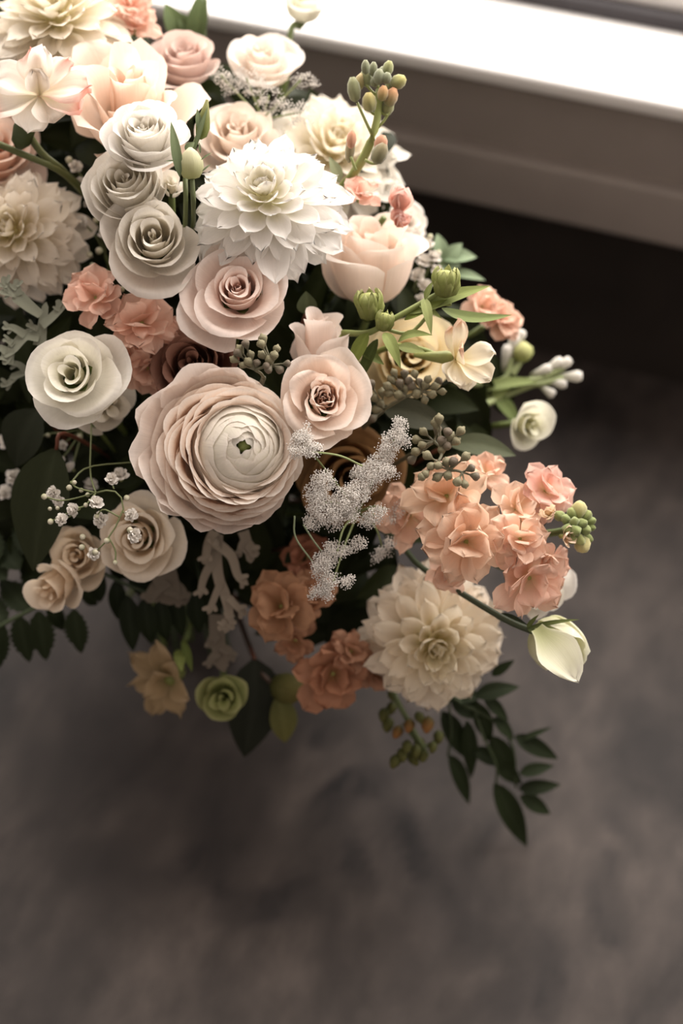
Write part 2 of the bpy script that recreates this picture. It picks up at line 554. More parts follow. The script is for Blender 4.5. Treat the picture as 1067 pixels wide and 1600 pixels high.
wl = structure(solid('wall_back', -3, 3, WALL_Y, WALL_Y + 0.10, 0.0, Z1 - 0.018, M_DARK))
solid('wall_panel', -3, X0 - .06, WALL_Y, SILL_B + 0.1, Z1 - 0.03, 3.0, M_ROOM, wl)
solid('wall_panel', X1 + .06, 3, WALL_Y, SILL_B + 0.1, Z1 - 0.03, 3.0, M_ROOM, wl)
solid('wall_panel', X0 - .06, X1 + .06, WALL_Y, SILL_B + 0.1, 2.65, 3.0, M_ROOM, wl)

# ------------------------------------------------------------------ flower builders
CREAM = lin('efe6da'); WHITE = lin('f3efe9'); IVORY = lin('efe3cc'); BLUSH = lin('efd9cb'); PEACH = lin('eec0a2'); CORAL = lin('eaa48c')
PINK = lin('eeb3a8'); YEL = lin('e9dca0'); LIME = lin('c9cb86')
NODES = []     # (u, v, depth) of every head: the depth of the greenery behind follows them


def head(name, label, cat, u, v, d, tx, ty, roll=0, group=None):
    NODES.append((u, v, d))
    return thing(name, label, cat, frame(P(u, v, d), F(tx, ty), roll), group)


def calyx(t, R, z, col=None, n=5, L=0.5):
    for i in range(n):
        me = petal_data('sepal', R * L, R * 0.13, 'point', 0.6, 0.5, 0.0, 0.0, G_LEAF, G_STEM, None, 40 + i, 5, 6, 'leaf')
        m = Matrix.Translation((0, 0, z)) @ Matrix.Rotation(i * 2 * math.pi / n, 4, 'Z') @ Matrix.Rotation(-0.5, 4, 'Y')
        link('sepal', me, t, m)


def rose(t, R, seed, N=24, ri=0.25, H=1.0, p=0.85, opn=0.55, lip=0.13, ruf=0.022, tipr=0.32, peak=0.05, span=(215, 118),
         ci=PEACH, co=CREAM, ce=WHITE, spiral=0.13, stem=True, step=137.5, offs=(0, 0), waves=2.6, ctr=0.38, fl0=0.4, via=(), r0=0.05, ball=0.45, jit=1.0, gap=1.0, rmap=None, slope=0.10, dip=0.0):
    rng = np.random.default_rng(seed)
    Rq = R / (1 + 1.1 * lip)
    ci = ci * 0.6 + co * 0.4
    rq = (lambda x: float(np.interp(x, *rmap))) if rmap else (lambda x: r0 + (1 - r0) * x ** p)
    for i in range(N):
        q = i / (N - 1)
        rt = Rq * rq(q) * rng.uniform(0.95, 1.05)
        zt = R * H * (ctr + 0.17 * math.sin(math.pi * min(1, q * 1.25)) - opn * 0.8 * q ** 2.2 - dip * max(0, 1 - q / .6)) + R * rng.uniform(-.04, .04) * jit
        zb = -R * H * 0.5
        fl = opn * float(sstep(q, fl0, 1.0))
        bl = 1 - float(sstep(q, ball * .5, ball * 1.3))
        dr = Rq * max(0.012, rq(q) - rq(max(0.0, q - (1.7 + 1.4 * q) / N))) * gap
        dr = min(dr, rt * 0.75)
        rin = rt - dr                                   # hugs the petals inside it, then opens at the top
        gd = dr * (1.25 - 0.55 * fl) + 0.05 * R
        low = bez(np.array([0.05 * R, zb]), np.array([rin * (0.8 - 0.2 * fl) + 0.08 * R * (1 - fl), zb + 0.04 * R]),
                  np.array([rin * (1.0 - 0.25 * fl + 0.15 * bl), zt - gd - (0.25 - .15 * fl) * R * H]), np.array([rin, zt - gd]), 14)
        up_ = bez(low[-1], low[-1] + (low[-1] - low[-2]) * 2.0, np.array([rt - dr * (.25 - .15 * fl), zt - gd * .25]), np.array([rt, zt]), 9)
        body = np.vstack([low, up_[1:]])
        rho = R * lip * (0.05 + 0.95 * q ** 1.3)
        th = math.radians(10 + 125 * q ** 0.8) * rng.uniform(0.6, 1.25)
        prof = roll_lip(body, rho, th)
        sp = math.radians(span[0] + (span[1] - span[0]) * q) * rng.uniform(0.85, 1.12)
        a = (ci * (1 - q) + co * q) * rng.uniform(.97, 1.02)
        rev_petal(t, math.radians(i * step) + rng.uniform(-.3, .3), sp, prof, rng, a * 0.97, a, a * 0.35 + ce * 0.65, tipr * rng.uniform(.8, 1.3), spiral,
                  ruf * (ri + (1 - ri) * q) * rng.uniform(.7, 1.5), R, 15, 13, peak * q * rng.uniform(.5, 1.6), tilt=rng.normal(0, .06) * q * jit,
                  offs=(offs[0] * R * q, offs[1] * R * q), waves=waves, pw=2.4, slope=slope * rng.uniform(0, 2))
    me = Mesher()
    lathe(me, [(0.02 * R, -H * R * 0.78), (0.13 * R, -H * R * 0.70), (0.2 * R, -H * R * 0.58), (0.12 * R, -H * R * 0.45)], G_STEM)
    link('receptacle', me.data('receptacle', 'stem'), t)
    calyx(t, R, -H * R * 0.56)
    if stem:
        stem_to_bind(t, TM[t.name] @ Vector((0, 0, -H * R * 0.72)), 0.0024, via)


def ranunculus(t, R, seed):
    rng = np.random.default_rng(seed)
    NB, NO = 36, 60
    for i in range(NB):                       # closed ball of nested petals
        q = i / (NB - 1)
        rho = R * (0.48 + 0.17 * q)
        cz = -0.12 * R
        th = math.radians(5 + 60 * q ** 1.1 + rng.uniform(-2, 2) * min(1, q * 4))
        a = np.linspace(math.radians(165), th, 26)
        prof = np.stack([rho * np.sin(a), cz + rho * np.cos(a)], 1)
        c = lin('edead8') * (1 - q) + lin('f6ebdf') * q
        rev_petal(t, math.radians(i * 137.5) + rng.uniform(-.15, .15), math.radians(215 - 85 * q) * rng.uniform(.9, 1.1), prof, rng, c, c, lin('f3ece2'),
                  0.04 + .12 * q, 0.06 + .03 * q, 0.012, R, 15, 14, 0.02, edge_p=12, offs=(0.24 * R, .03 * R), pw=2.0, slope=0.15 * float(sstep(q, .08, .5)), skew=0.35)
    for i in range(NO):                       # outer petals opening
        q = i / (NO - 1)
        rt = R * (0.58 + 0.35 * q ** 0.95) * rng.uniform(0.985, 1.015)
        zt = R * (0.24 + 0.04 * math.sin(3 * q) - 0.40 * q ** 1.6) + R * rng.uniform(-.03, .03)
        zb = -R * 0.52
        rin = rt - 0.065 * R
        low = bez(np.array([0.05 * R, zb]), np.array([rin * 0.95, zb + 0.03 * R]), np.array([rin * 1.02, zt - R * .2]), np.array([rin, zt - R * 0.10]), 14)
        body = np.vstack([low, bez(low[-1], low[-1] + (low[-1] - low[-2]) * 1.5, np.array([rt - .012 * R, zt - .02 * R]), np.array([rt, zt]), 8)[1:]])
        prof = roll_lip(body, R * 0.06, (0.1 + 0.7 * q) * rng.uniform(.3, 1.5))
        w = float(sstep(q, .6, 1))
        c = lin('f4d9c2') * (1 - w) + lin('f5e6da') * w
        rev_petal(t, math.radians(i * 137.5) + rng.uniform(-.2, .2), math.radians(112 - 30 * q) * rng.uniform(.85, 1.15), prof, rng, c, c, lin('f9f1e8'),
                  0.30, 0.05, 0.018 + .02 * q, R, 15, 11, 0.015, edge_p=8, offs=(0.24 * R * (1 - q), .03 * R * (1 - q)), waves=3.4, pw=2.4, tilt=rng.normal(0, .03))
    # loose ruffled guard petals
    for j, (ang, k, rr) in enumerate([(172, .10, 1.10), (205, .06, 1.04), (146, .06, 1.10), (112, .18, 1.06), (235, -.02, 1.0), (275, -.05, 1.0), (300, -.02, .98), (90, .1, .98)]):
        rt = R * rr * 1.0; zt = -R * 0.10 + R * k
        body = bez(np.array([0.05 * R, -R * .52]), np.array([rt * .8, -R * .5]), np.array([rt * .96, zt - R * .22]), np.array([rt, zt]), 22)
        rev_petal(t, math.radians(ang), math.radians(68), roll_lip(body, R * .08, .7), rng, lin('f4e0d2'), lin('f5e5d9'), lin('f8eee6'), 0.28, 0.03, 0.05, R, 15, 11, 0.0,
                  waves=5.0, offs=(-0.02 * R, 0.01 * R))
    g = Mesher()
    lathe(g, [(0.06 * R, -R * .1), (0.10 * R, R * .16), (0.08 * R, R * .26), (0.02 * R, R * .30)], lin('5d6b35'), Matrix.Translation((0.24 * R, .03 * R, 0)), 10, 0.12, 5, lin('8f9a5c'))
    link('green_eye', g.data('green_eye', 'seed'), t)
    calyx(t, R, -R * 0.52)
    stem_to_bind(t, TM[t.name] @ Vector((0, 0, -R * 0.55)), 0.0026)


def dahlia(t, R, seed, rings=9, shape='point', W=0.165, c_in=YEL, c_mid=WHITE, c_out=WHITE, squash=1.0, e0=86, e1=-12, offs=0.0, cup=1.25, dens=1.0):
    rng = np.random.default_rng(seed)
    nprev = 0
    for k in range(rings):
        q = k / (rings - 1)
        n = int(round((4 + 11.0 * q ** 0.9) * dens))
        L = R * (0.26 + 0.50 * q ** 0.75)
        el = math.radians(e0 + (e1 - e0) * q ** 0.72)
        rb = R * (0.03 + 0.27 * q)
        zb = R * squash * (0.10 - 0.36 * q ** 1.4)
        ww = R * (W * 0.62 + W * 0.48 * q)
        c1 = c_mid * (1 - q) + c_out * q
        c0 = c_in * (1 - 0.75 * q) + c1 * 0.75 * q
        c1q = (c_in * 0.35 + c_mid * 0.65) * (1 - sstep(q, 0, .4)) + c1 * sstep(q, 0, .4)
        var = [petal_data('petal', L, ww * f, shape, cup * (1.25 - 0.5 * q), 0.55 * (1 - q) - 0.15 * q + b, (0.30 * (1 - q) - 0.30 * q) + b, 0.014, c0, c1q, c1, seed * 31 + k * 4 + j, 9, 10)
               for j, (f, b) in enumerate([(1, 0), (1.08, .14), (.95, -.14)])]
        ph0 = rng.uniform(0, 6.28)
        for i in range(n):
            ph = ph0 + 2 * math.pi * i / n + rng.uniform(-.07, .07)
            m = (Matrix.Rotation(ph, 4, 'Z') @ Matrix.Translation((rb, 0, zb)) @ Matrix.Rotation(-el + rng.uniform(-.15, .15), 4, 'Y')
                 @ Matrix.Rotation(rng.uniform(-.28, .28), 4, 'X') @ Matrix.Scale(rng.uniform(.88, 1.1), 4))
            link('petal', var[int(rng.integers(3))], t, m)
    g = Mesher()
    lathe(g, [(0.05 * R, -R * .55), (0.22 * R, -R * .42), (0.30 * R, -R * .25), (0.10 * R, R * .04), (0.01 * R, R * 0.06)], G_STEM, None, 10, 0, 5, c_in)
    link('receptacle', g.data('receptacle', 'stem'), t)
    stem_to_bind(t, TM[t.name] @ Vector((0, 0, -R * 0.5)), 0.003)


def blossom_petals(parent, R, seed, n=11, W=0.36, c0=YEL, c1=PEACH, c2=PEACH, e=(78, 2), ruf=0.10, shape='obovate', m0=None, cup=0.5, Ls=(0.55, 0.95), nu=9, nv=8, tip=-0.5):
    rng = np.random.default_rng(seed)
    m0 = m0 or Matrix()
    for i in range(n):
        q = i / max(n - 1, 1)
        L = R * (Ls[0] + (Ls[1] - Ls[0]) * q ** 0.6) * rng.uniform(.9, 1.08)
        el = math.radians(e[0] + (e[1] - e[0]) * q ** 0.7 + rng.uniform(-9, 9))
        k = rng.uniform(0.92, 1.06)
        me = petal_data('petal', L, R * W * rng.uniform(.85, 1.15), shape, cup * rng.uniform(.2, 1.3), rng.uniform(-.2, .3), tip * rng.uniform(.2, 1.5), ruf * rng.uniform(.6, 1.3),
                        c0, c1 * k, c2 * k, seed * 17 + i, nu, nv)
        m = (m0 @ Matrix.Rotation(i * 2.3999 + rng.uniform(-.3, .3), 4, 'Z') @ Matrix.Translation((R * .04, 0, R * .05 * (1 - q))) @ Matrix.Rotation(-el, 4, 'Y')
             @ Matrix.Rotation(rng.uniform(-.5, .5), 4, 'X'))
        link('petal', me, parent, m)


def floret(t, u, v, d, rpx, tx, ty, seed, n=11, c0=YEL, c1=PEACH, c2=PEACH, sf=.5, **kw):
    """one double bloom of a stock spike: a calyx (part) that carries its petals (sub-parts)"""
    NODES.append((u, v, d))
    R = S(rpx, d)
    m = TM[t.name].inverted() @ frame(P(u, v, d), F(tx, ty), seed * 47)
    g = Mesher()
    lathe(g, [(0.03 * R, -R * .55), (0.12 * R, -R * .4), (0.13 * R, -R * .1), (0.09 * R, R * .03), (0.02 * R, R * .07)], G_STEM, None, 8, 0.1, 4, lin('a8ab62'))
    o = link('floret', g.data('floret', 'stem'), t, m)
    soft = lin('f8e4d2')
    blossom_petals(o, R * 1.1, seed, n + 3, c0=c0 * (1 - sf) + soft * sf, c1=c1 * (1 - sf) + soft * sf, c2=c2 * (1 - sf) + soft * sf, **kw)
    return o


def leaf_data(name, A, B, w, nrm, sag=0.12, fold=0.25, col=G_LEAF, col2=None, serr=0, nu=7, nv=13, shape=1.0, mat='leaf', base=0.12, wave=0.0, seed=0):
    """a leaf blade from A to B (vectors), half width w, upper face towards nrm"""
    A = np.array(A); B = np.array(B)
    n0 = np.array(nrm)
    ax = B - A; L = np.linalg.norm(ax); ax = ax / L
    n0 = n0 - ax * (n0 @ ax); n0 = n0 / (np.linalg.norm(n0) + 1e-9)
    sd = np.cross(n0, ax)
    v = np.linspace(0, 1, nv); s = np.linspace(-1, 1, nu)
    prof = np.power(np.clip(np.sin(np.pi * np.clip(v, 0, 1) ** (0.75 * shape)), 0, 1), 0.85)
    prof = np.maximum(prof, base * (1 - v) ** 3)
    prof[-1] = 0.02
    if serr:
        prof = prof * (1 + 0.38 * (((v * serr) % 1.0) - 0.5) * (v < 0.97) * -1)
    g = np.random.default_rng(seed)
    ph = g.uniform(0, 6)
    out, uv = [], []
    for j in range(nv):
        c = A + ax * L * v[j] + n0 * (sag * L * 4 * v[j] * (1 - v[j]) * (1 - 0.35 * v[j]))
        for i in range(nu):
            out.append(c + sd * (w * prof[j] * s[i]) + n0 * (fold * w * prof[j] * (abs(s[i]) ** 1.3) + wave * w * abs(s[i]) * math.sin(9 * v[j] + ph + (2 if s[i] > 0 else 0))))
            uv.append(((s[i] + 1) / 2, v[j]))
    col2 = col if col2 is None else col2
    rib = np.exp(-(np.tile(s, nv) / 0.12) ** 2)[:, None] * 0.35
    c = np.asarray(col) * (1 - np.repeat(v, nu)[:, None]) + np.asarray(col2) * np.repeat(v, nu)[:, None]
    c = c * (1 - rib) + (c * 1.5 + 0.01) * rib
    return mesh_data(name, out, grid_faces(nu, nv), c, mat, uv)


def leaf(t, a, b, wpx, nrm=None, name='leaf', **kw):
    """a, b: (u, v, depth) of the base and the tip"""
    inv = TM[t.name].inverted()
    A, B = P(*a), P(*b)
    n = nrm if nrm is not None else F(0.1, 0.5)
    return link(name, leaf_data(name, inv @ A, inv @ B, S(wpx, (a[2] + b[2]) / 2), inv.to_3x3() @ n, **kw), t)


def stalk(t, pts, r0, r1=None, col=G_STEM, name='stem', col2=None, n=14):
    """pts: (u, v, depth) along the stalk, radii in pixels"""
    inv = TM[t.name].inverted()
    d = pts[0][2]
    return link(name, tube_data(name, [inv @ P(*p) for p in pts], S(r0, d), S(r1 if r1 else r0, d), col, n, 6, col2), t)


def at_px(t, u, v, d, direction, roll=0):
    return TM[t.name].inverted() @ frame(P(u, v, d), direction, roll)


def screen_dir(du, dv, dd=0.0):
    """world direction that runs du right, dv down across the view and dd towards the viewer"""
    return (RIGHT * du - UP * dv + BACK * dd).normalized()

# ------------------------------------------------------------------ dahlias
t = head('dahlia', 'bright white dahlia with pointed petals above the pink-hearted blush rose', 'flower', 414, 306, 0.885, -0.10, 0.42, 10)
dahlia(t, S(131, .885), 11, 9, 'spoon', 0.19, dens=1.15, e0=80, e1=-24, cup=1.1, c_in=lin('e6dfae'), c_mid=WHITE, c_out=lin('f4f1ec'))
t = head('dahlia', 'cream dahlia cut off by the frame above the grey felted leaf', 'flower', 20, 362, 0.955, -0.25, 0.10, 40)
dahlia(t, S(110, .955), 12, 9, 'spoon', 0.21, dens=1.1, e1=-20, c_in=lin('ddd08e'), c_mid=lin('efe6d6'), c_out=lin('ece2d4'))
t = head('dahlia', 'ivory dahlia at the top corner above the pink-edged open bloom', 'flower', 88, 22, 0.96, -0.05, 0.75, 15)
dahlia(t, S(118, .96), 13, 9, 'spoon', 0.20, dens=1.1, c_in=lin('ded195'), c_mid=lin('f1ead9'), c_out=lin('f0e8da'))
t = head('dahlia', 'cream dahlia hanging low under the peach stock spike', 'flower', 680, 1008, 0.965, 0.10, -0.18, 25)
dahlia(t, S(122, .965), 14, 9, 'spoon', 0.20, dens=1.1, e1=-22, c_in=lin('d9cf92'), c_mid=lin('efe5cd'), c_out=lin('efe2d0'), cup=1.5)
t = head('dahlia', 'blurred white dahlia at the back beside the budded green stalk', 'flower', 522, 235, 1.0, 0.20, 0.55, 0)
dahlia(t, S(124, 1.0), 15, 9, 'spoon', 0.2, dens=1.1, c_in=lin('e8d9a8'), c_mid=lin('f2ead9'), c_out=lin('f1ece2'))

# ------------------------------------------------------------------ ranunculus
t = head('ranunculus', 'large cream and peach ranunculus with many thin layered petals', 'flower', 352, 703, 0.885, 0.03, 0.02, 0)
ranunculus(t, S(126, .885), 21)

# ------------------------------------------------------------------ roses
t = head('rose', 'open blush rose with a pink heart under the white dahlia', 'flower', 372, 454, 0.885, 0.0, 0.22, 70)
rose(t, S(98, .885), 31, N=23, jit=.5, rmap=([0, .55, .68, 1], [.05, .46, .68, 1]), H=.8, p=.95, opn=.72, lip=.15, ruf=.045, ci=lin('f0bfaa'), co=lin('f7e8de'), ce=lin('f9f1ea'), ctr=.30, fl0=.3, span=(215, 145))
t = head('rose', 'blush rose with a ruffled peach heart beside the ranunculus', 'flower', 506, 622, 0.875, 0.12, 0.05, 200)
rose(t, S(82, .875), 32, N=26, ri=1.0, rmap=([0, .68, .76, 1], [.04, .50, .74, 1]), dip=.12, H=.85, p=.8, opn=.5, lip=.12, ruf=.045, jit=1.6, ci=lin('f1c3a4'), co=lin('f7e7da'), ce=lin('f9f0e7'), ctr=.22, fl0=.35, waves=5)
t = head('rose', 'pale blush rose cup standing behind the ruffled peach-hearted rose', 'flower', 498, 540, 0.915, 0.0, 2.0, 75)
rose(t, S(66, .915), 33, N=9, H=1.6, p=.7, opn=.08, lip=.03, ci=lin('f1cdb5'), co=lin('f7ebe2'), ce=lin('f4ebe4'), span=(215, 140))
t = head('rose', 'large peach-cream garden rose under the ivory dahlia', 'flower', 204, 156, 0.93, 0.08, 0.62, 150)
rose(t, S(148, .93), 34, N=15, rmap=([0, .5, .6, 1], [.05, .45, .66, 1]), H=1.05, p=.75, opn=.5, lip=.17, ruf=.04, peak=.18, ci=lin('f2cdb2'), co=lin('f6e4d4'), ce=lin('f8eee4'), ctr=.35, span=(215, 130))
t = head('rose', 'small white spray rose, topmost of the three white ones', 'flower', 226, 212, 0.885, -0.05, 0.55, 0)
rose(t, S(72, .885), 35, N=24, H=.95, p=.75, opn=.45, lip=.10, ci=lin('ede6d4'), co=lin('f3efe9'), ce=lin('f6f3ee'))
t = head('rose', 'cream rose beside the lacy sprig behind the white dahlia', 'flower', 372, 212, 0.965, 0.0, 0.6, 60)
rose(t, S(78, .965), 36, N=18, H=.9, opn=.6, ci=lin('f3dfcc'), co=lin('f6eadf'), ce=lin('f3e9de'))
t = head('rose', 'big blush rose turned aside between white dahlia and green buds', 'flower', 578, 410, 0.955, 0.05, 1.5, 20)
rose(t, S(92, .955), 37, N=15, H=1.45, p=.7, opn=.25, lip=.10, ruf=.025, ci=lin('f1cdb0'), co=lin('f7e9dd'), ce=lin('f8f0e8'), span=(215, 150), tipr=.28)
t = head('rose', 'dusky brown rose half hidden behind the ranunculus', 'flower', 304, 574, 0.915, -0.1, 0.25, 10)
rose(t, S(80, .945), 38, N=24, H=.9, p=.85, opn=.5, lip=.09, ci=lin('6b4034'), co=lin('8a6354'), ce=lin('96705f'))
t = head('rose', 'dusty pink rose at the top beside the peach-cream garden rose', 'flower', 288, 96, 0.985, 0.0, 0.75, 100)
rose(t, S(70, .985), 39, N=15, H=.95, p=.8, opn=.5, lip=.14, ci=lin('d0b0a4'), co=lin('ddc8be'), ce=lin('e4cfc4'), span=(215, 140))
t = head('rose', 'white rose at the back with the tall white bloom above it', 'flower', 408, 96, 1.0, 0.1, 0.7, 45)
rose(t, S(68, 1.0), 40, N=14, H=1.0, p=.8, opn=.5, lip=.12, ci=lin('f0dcc9'), co=lin('f1e7dd'), ce=lin('f3ece4'), span=(215, 150))
t = head('rose', 'blush rose cut off by the frame above the cream dahlia', 'flower', -8, 238, 0.975, 0.25, 0.3, 45)
rose(t, S(88, .975), 41, N=16, H=.9, opn=.5, ci=lin('eebfa2'), co=lin('efd6c5'), ce=lin('f1e0d3'))
t = head('rose', 'pale yellow rose behind the green buds and their leaves', 'flower', 640, 560, 0.96, 0.1, 0.1, 45)
rose(t, S(86, .96), 42, N=15, H=.9, p=.8, opn=.55, lip=.12, ci=lin('e6cf98'), co=lin('ecdcb4'), ce=lin('efe3c6'), span=(215, 150))
t = head('rose', 'toffee brown rose deep behind the white lace flower', 'flower', 545, 745, 0.965, 0.2, -0.1, 45)
rose(t, S(92, .965), 43, N=20, H=.8, p=.85, opn=.55, lip=.11, ci=lin('74502f'), co=lin('8a6744'), ce=lin('9a7750'))
t = head('rose', 'soft cream rose under the baby’s breath beside the ranunculus'.replace('’', "'"), 'flower', 216, 840, 0.935, -0.05, -0.12, 250)
rose(t, S(77, .935), 44, N=20, H=.85, p=.85, opn=.62, lip=.15, ruf=.035, peak=.06, ci=lin('edd8b8'), co=lin('f0e4d2'), ce=lin('f3e9db'), ctr=.28)
t = head('rose', 'small half-open cream rosebud lowest beside the serrated fern leaves', 'flower', 86, 916, 0.955, -0.45, -0.55, 80)
rose(t, S(55, .955), 45, N=11, H=1.25, p=.7, opn=.28, lip=.14, peak=.08, ci=lin('ecd0ac'), co=lin('f2e4d0'), ce=lin('f1e4d2'), span=(215, 150))
t = head('rose', 'small cream spray rose tucked above the lowest half-open rosebud', 'flower', 122, 868, 0.96, -0.1, 0.0, 10)
rose(t, S(54, .96), 46, N=16, H=1.0, p=.8, opn=.45, lip=.12, ci=lin('ecd3b0'), co=lin('efe0ca'), ce=lin('ecdcc6'))
t = head('rose', 'white rose edge behind the big blush rose by the dark wall', 'flower', 628, 352, 1.01, 0.3, 0.5, 0)
rose(t, S(46, 1.01), 47, N=12, H=1.2, p=.7, opn=.3, ci=lin('eee0d2'), co=lin('f0e8df'), ce=lin('f3ede6'), span=(215, 150))

# ------------------------------------------------------------------ lisianthus
t = head('lisianthus', 'white lisianthus with a green throat left of the ranunculus', 'flower', 112, 584, 0.885, -0.10, 0.12, 20)
rose(t, S(92, .885), 51, N=14, H=.72, p=.95, opn=.78, lip=.12, ruf=.045, peak=.02, ci=lin('dfdcb4'), co=lin('f1ece2'), ce=lin('f5f1ea'), span=(190, 140), ctr=.22, fl0=.1, waves=4.0, r0=.12)
t = head('lisianthus', 'white lisianthus half hidden under the green-throated one', 'flower', 168, 632, 0.935, 0.35, -0.3, 20)
rose(t, S(60, .935), 52, N=10, H=.9, p=.9, opn=.6, lip=.10, ruf=.04, ci=lin('dfd9b8'), co=lin('ece3d6'), ce=lin('eee6da'), span=(190, 150))
t = head('lisianthus', 'white lisianthus, middle of the three white blooms by the buds', 'flower', 198, 292, 0.897, -0.05, 0.30, 90)
rose(t, S(78, .897), 53, N=22, gap=.85, r0=.03, H=1.1, p=.8, opn=.42, lip=.09, ruf=.028, ci=lin('e8e0c8'), co=lin('f1ece3'), ce=lin('f4f0e9'), waves=3.2, span=(200, 140))
t = head('lisianthus', 'white lisianthus, lowest of the three white blooms above the coral stock', 'flower', 240, 374, 0.89, 0.10, 0.12, 300)
rose(t, S(82, .89), 54, N=19, gap=.85, r0=.03, H=1.0, p=.85, opn=.5, lip=.10, ruf=.035, peak=.03, ci=lin('e6dec4'), co=lin('efe9df'), ce=lin('f3eee6'), waves=3.2, span=(200, 150))
t = head('lisianthus', 'closed white bloom tucked between the white lisianthus and the bud', 'flower', 268, 292, 0.905, 0.1, 0.4, 0)
rose(t, S(27, .905), 55, N=7, H=1.4, p=.6, opn=.12, lip=.10, ci=lin('ddd4b0'), co=lin('efe9df'), ce=lin('f3eee6'))
t = head('lisianthus', 'white bloom behind the peach stock spike by the nodding bud', 'flower', 846, 922, 0.955, 0.25, -0.35, 0)
rose(t, S(56, .955), 56, N=9, H=1.1, p=.7, opn=.35, lip=.10, ruf=.03, ci=lin('dcd8b6'), co=lin('efe9e0'), ce=lin('f4f0ea'), span=(190, 150))
t = head('lisianthus', 'blurred white lisianthus by the wall above the grey oval leaf', 'flower', 826, 664, 1.0, 0.35, -0.15, 0)
rose(t, S(44, 1.0), 57, N=9, H=1.25, p=.7, opn=.4, lip=.12, ruf=.03, ci=lin('cfd29c'), co=lin('ece8d4'), ce=lin('f2eee2'), span=(190, 150))
t = head('lisianthus', 'white bloom held high against the bright window sill', 'flower', 474, 4, 1.03, 0.2, 0.9, 0)
rose(t, S(48, 1.03), 58, N=9, H=1.2, p=.7, opn=.35, lip=.12, ci=lin('c9cf92'), co=lin('eeeade'), ce=lin('f2eee8'), span=(190, 150),
     via=[P(456, 42, 1.03), P(450, 90, 1.03), P(440, 150, 1.04)])

# nodding half-open bud on the dark stem
t = head('lisianthus_bud', 'nodding half-open white bud on a dark stem at the right', 'bud', 872, 1008, 0.915, 0.62, -0.42, 40)
R = S(50, .915)
rng = np.random.default_rng(61)
for i, (ph, rt, zt, lp, th) in enumerate([(0, .50, 1.15, .05, .3), (1.6, .55, 1.2, .06, .5), (3.0, .58, 1.15, .08, .6), (4.4, .60, 1.2, .06, .5), (5.6, .62, 1.1, .10, .8), (2.2, .66, 1.05, .06, .5)]):
    m_in = TM[t.name].inverted().to_3x3() @ screen_dir(.85, .45, .28)
    body = bez(np.array([.06 * R, -1.0 * R]), np.array([1.05 * R, -.9 * R]), np.array([.85 * R, .2 * R]), np.array([rt * R, (zt - .4) * R]), 20)
    rev_petal(t, ph, math.radians(150), roll_lip(body, R * lp * 2, th), rng, lin('c3c892'), lin('e9e7c8'), lin('f1efdc'), .3, .08, .05, R, 13, 12, .05, waves=4)
me = petal_data('petal', 2.0 * R, .80 * R, 'point', .9, .25, -.9, .06, lin('c3c892'), lin('e9e7cb'), lin('f2efdf'), 5, 11, 12)
pm = at_px(t, 838, 982, .896, screen_dir(.05, -.35, 1))
o = link('petal', me, t, pm @ Matrix.Rotation(math.radians(-55), 4, 'Z') @ Matrix.Rotation(math.radians(-6), 4, 'Y'))
g = Mesher(); lathe(g, [(.04 * R, -1.32 * R), (.16 * R, -1.2 * R), (.22 * R, -1.0 * R), (.12 * R, -.8 * R)], G_STEM)
link('receptacle', g.data('receptacle', 'stem'), t)
for i, (b, w) in enumerate([((905, 968), 4), ((850, 1000), 5), ((842, 960), 4), ((868, 982), 4)]):
    leaf(t, (824, 982, .912), (b[0], b[1], .905 - .004 * i), w, name='sepal', col=lin('4f5a34'), col2=lin('6a7342'), sag=.1, nv=8, nu=5)
inv = TM[t.name].inverted()
link('stem', tube_data('stem', [inv @ P(*q) for q in [(832, 986, .913), (790, 968, .918), (720, 926, .925), (655, 884, .95), (600, 830, .985), (450, 760, 1.04)]] + [inv @ BIND],
                       S(5.5, .91), S(4.5, .91), lin('3c4530'), 24, 7), t)
leaf(t, (772, 962, .925), (832, 985, .918), 9, name='leaf', col=lin('2a3322'))

# green-white bud pair at the white roses
t = head('lisianthus_bud', 'upright pale green bud with a slender leaf beside the white roses', 'bud', 298, 258, 0.872, 0.0, 0.9, 0)
R = S(20, .872)
up = screen_dir(0, -1, .35)
g = Mesher(); lathe(g, [(.1 * R, -1.1 * R), (.62 * R, -.95 * R), (.98 * R, -.35 * R), (.92 * R, .35 * R), (.55 * R, 1.0 * R), (.12 * R, 1.35 * R)], lin('a9ac7c'), at_px(t, 298, 258, .872, up), 14, .05, 5, lin('d6d2b4'))
link('bud', g.data('bud', 'petal'), t)
g = Mesher(); lathe(g, [(.08 * R, -1.2 * R), (.42 * R, -.9 * R), (.55 * R, -.2 * R), (.42 * R, .55 * R), (.10 * R, 1.9 * R)], lin('6f7a42'), at_px(t, 317, 194, .88, screen_dir(.2, -1, .2)), 12, .10, 5, lin('7c7a4a'))
link('bud', g.data('bud', 'leaf'), t)
stalk(t, [(300, 276, .873), (302, 318, .878), (300, 370, .92), (280, 470, 1.0)], 4.2, 4.2, lin('5f6845'))
stalk(t, [(309, 214, .882), (300, 238, .886), (290, 276, .886), (290, 330, .89), (284, 470, .99)], 4.5, 4.2, lin('667048'))
for a, b, w, d in [((281, 276), (267, 190), 8, .868), ((303, 236), (325, 166), 4, .876), ((312, 205), (308, 170), 5, .877), ((290, 236), (304, 222), 7, .872), ((314, 250), (332, 238), 1.6, .868), ((316, 268), (330, 256), 1.6, .868), ((313, 240), (311, 222), 1.8, .868), ((283, 252), (256, 252), 1.6, .87)]:
    leaf(t, (a[0], a[1], d), (b[0], b[1], d), w, name='leaf', col=lin('5e6a4c'), col2=lin('74805e'), sag=.06, nv=9, nu=5)

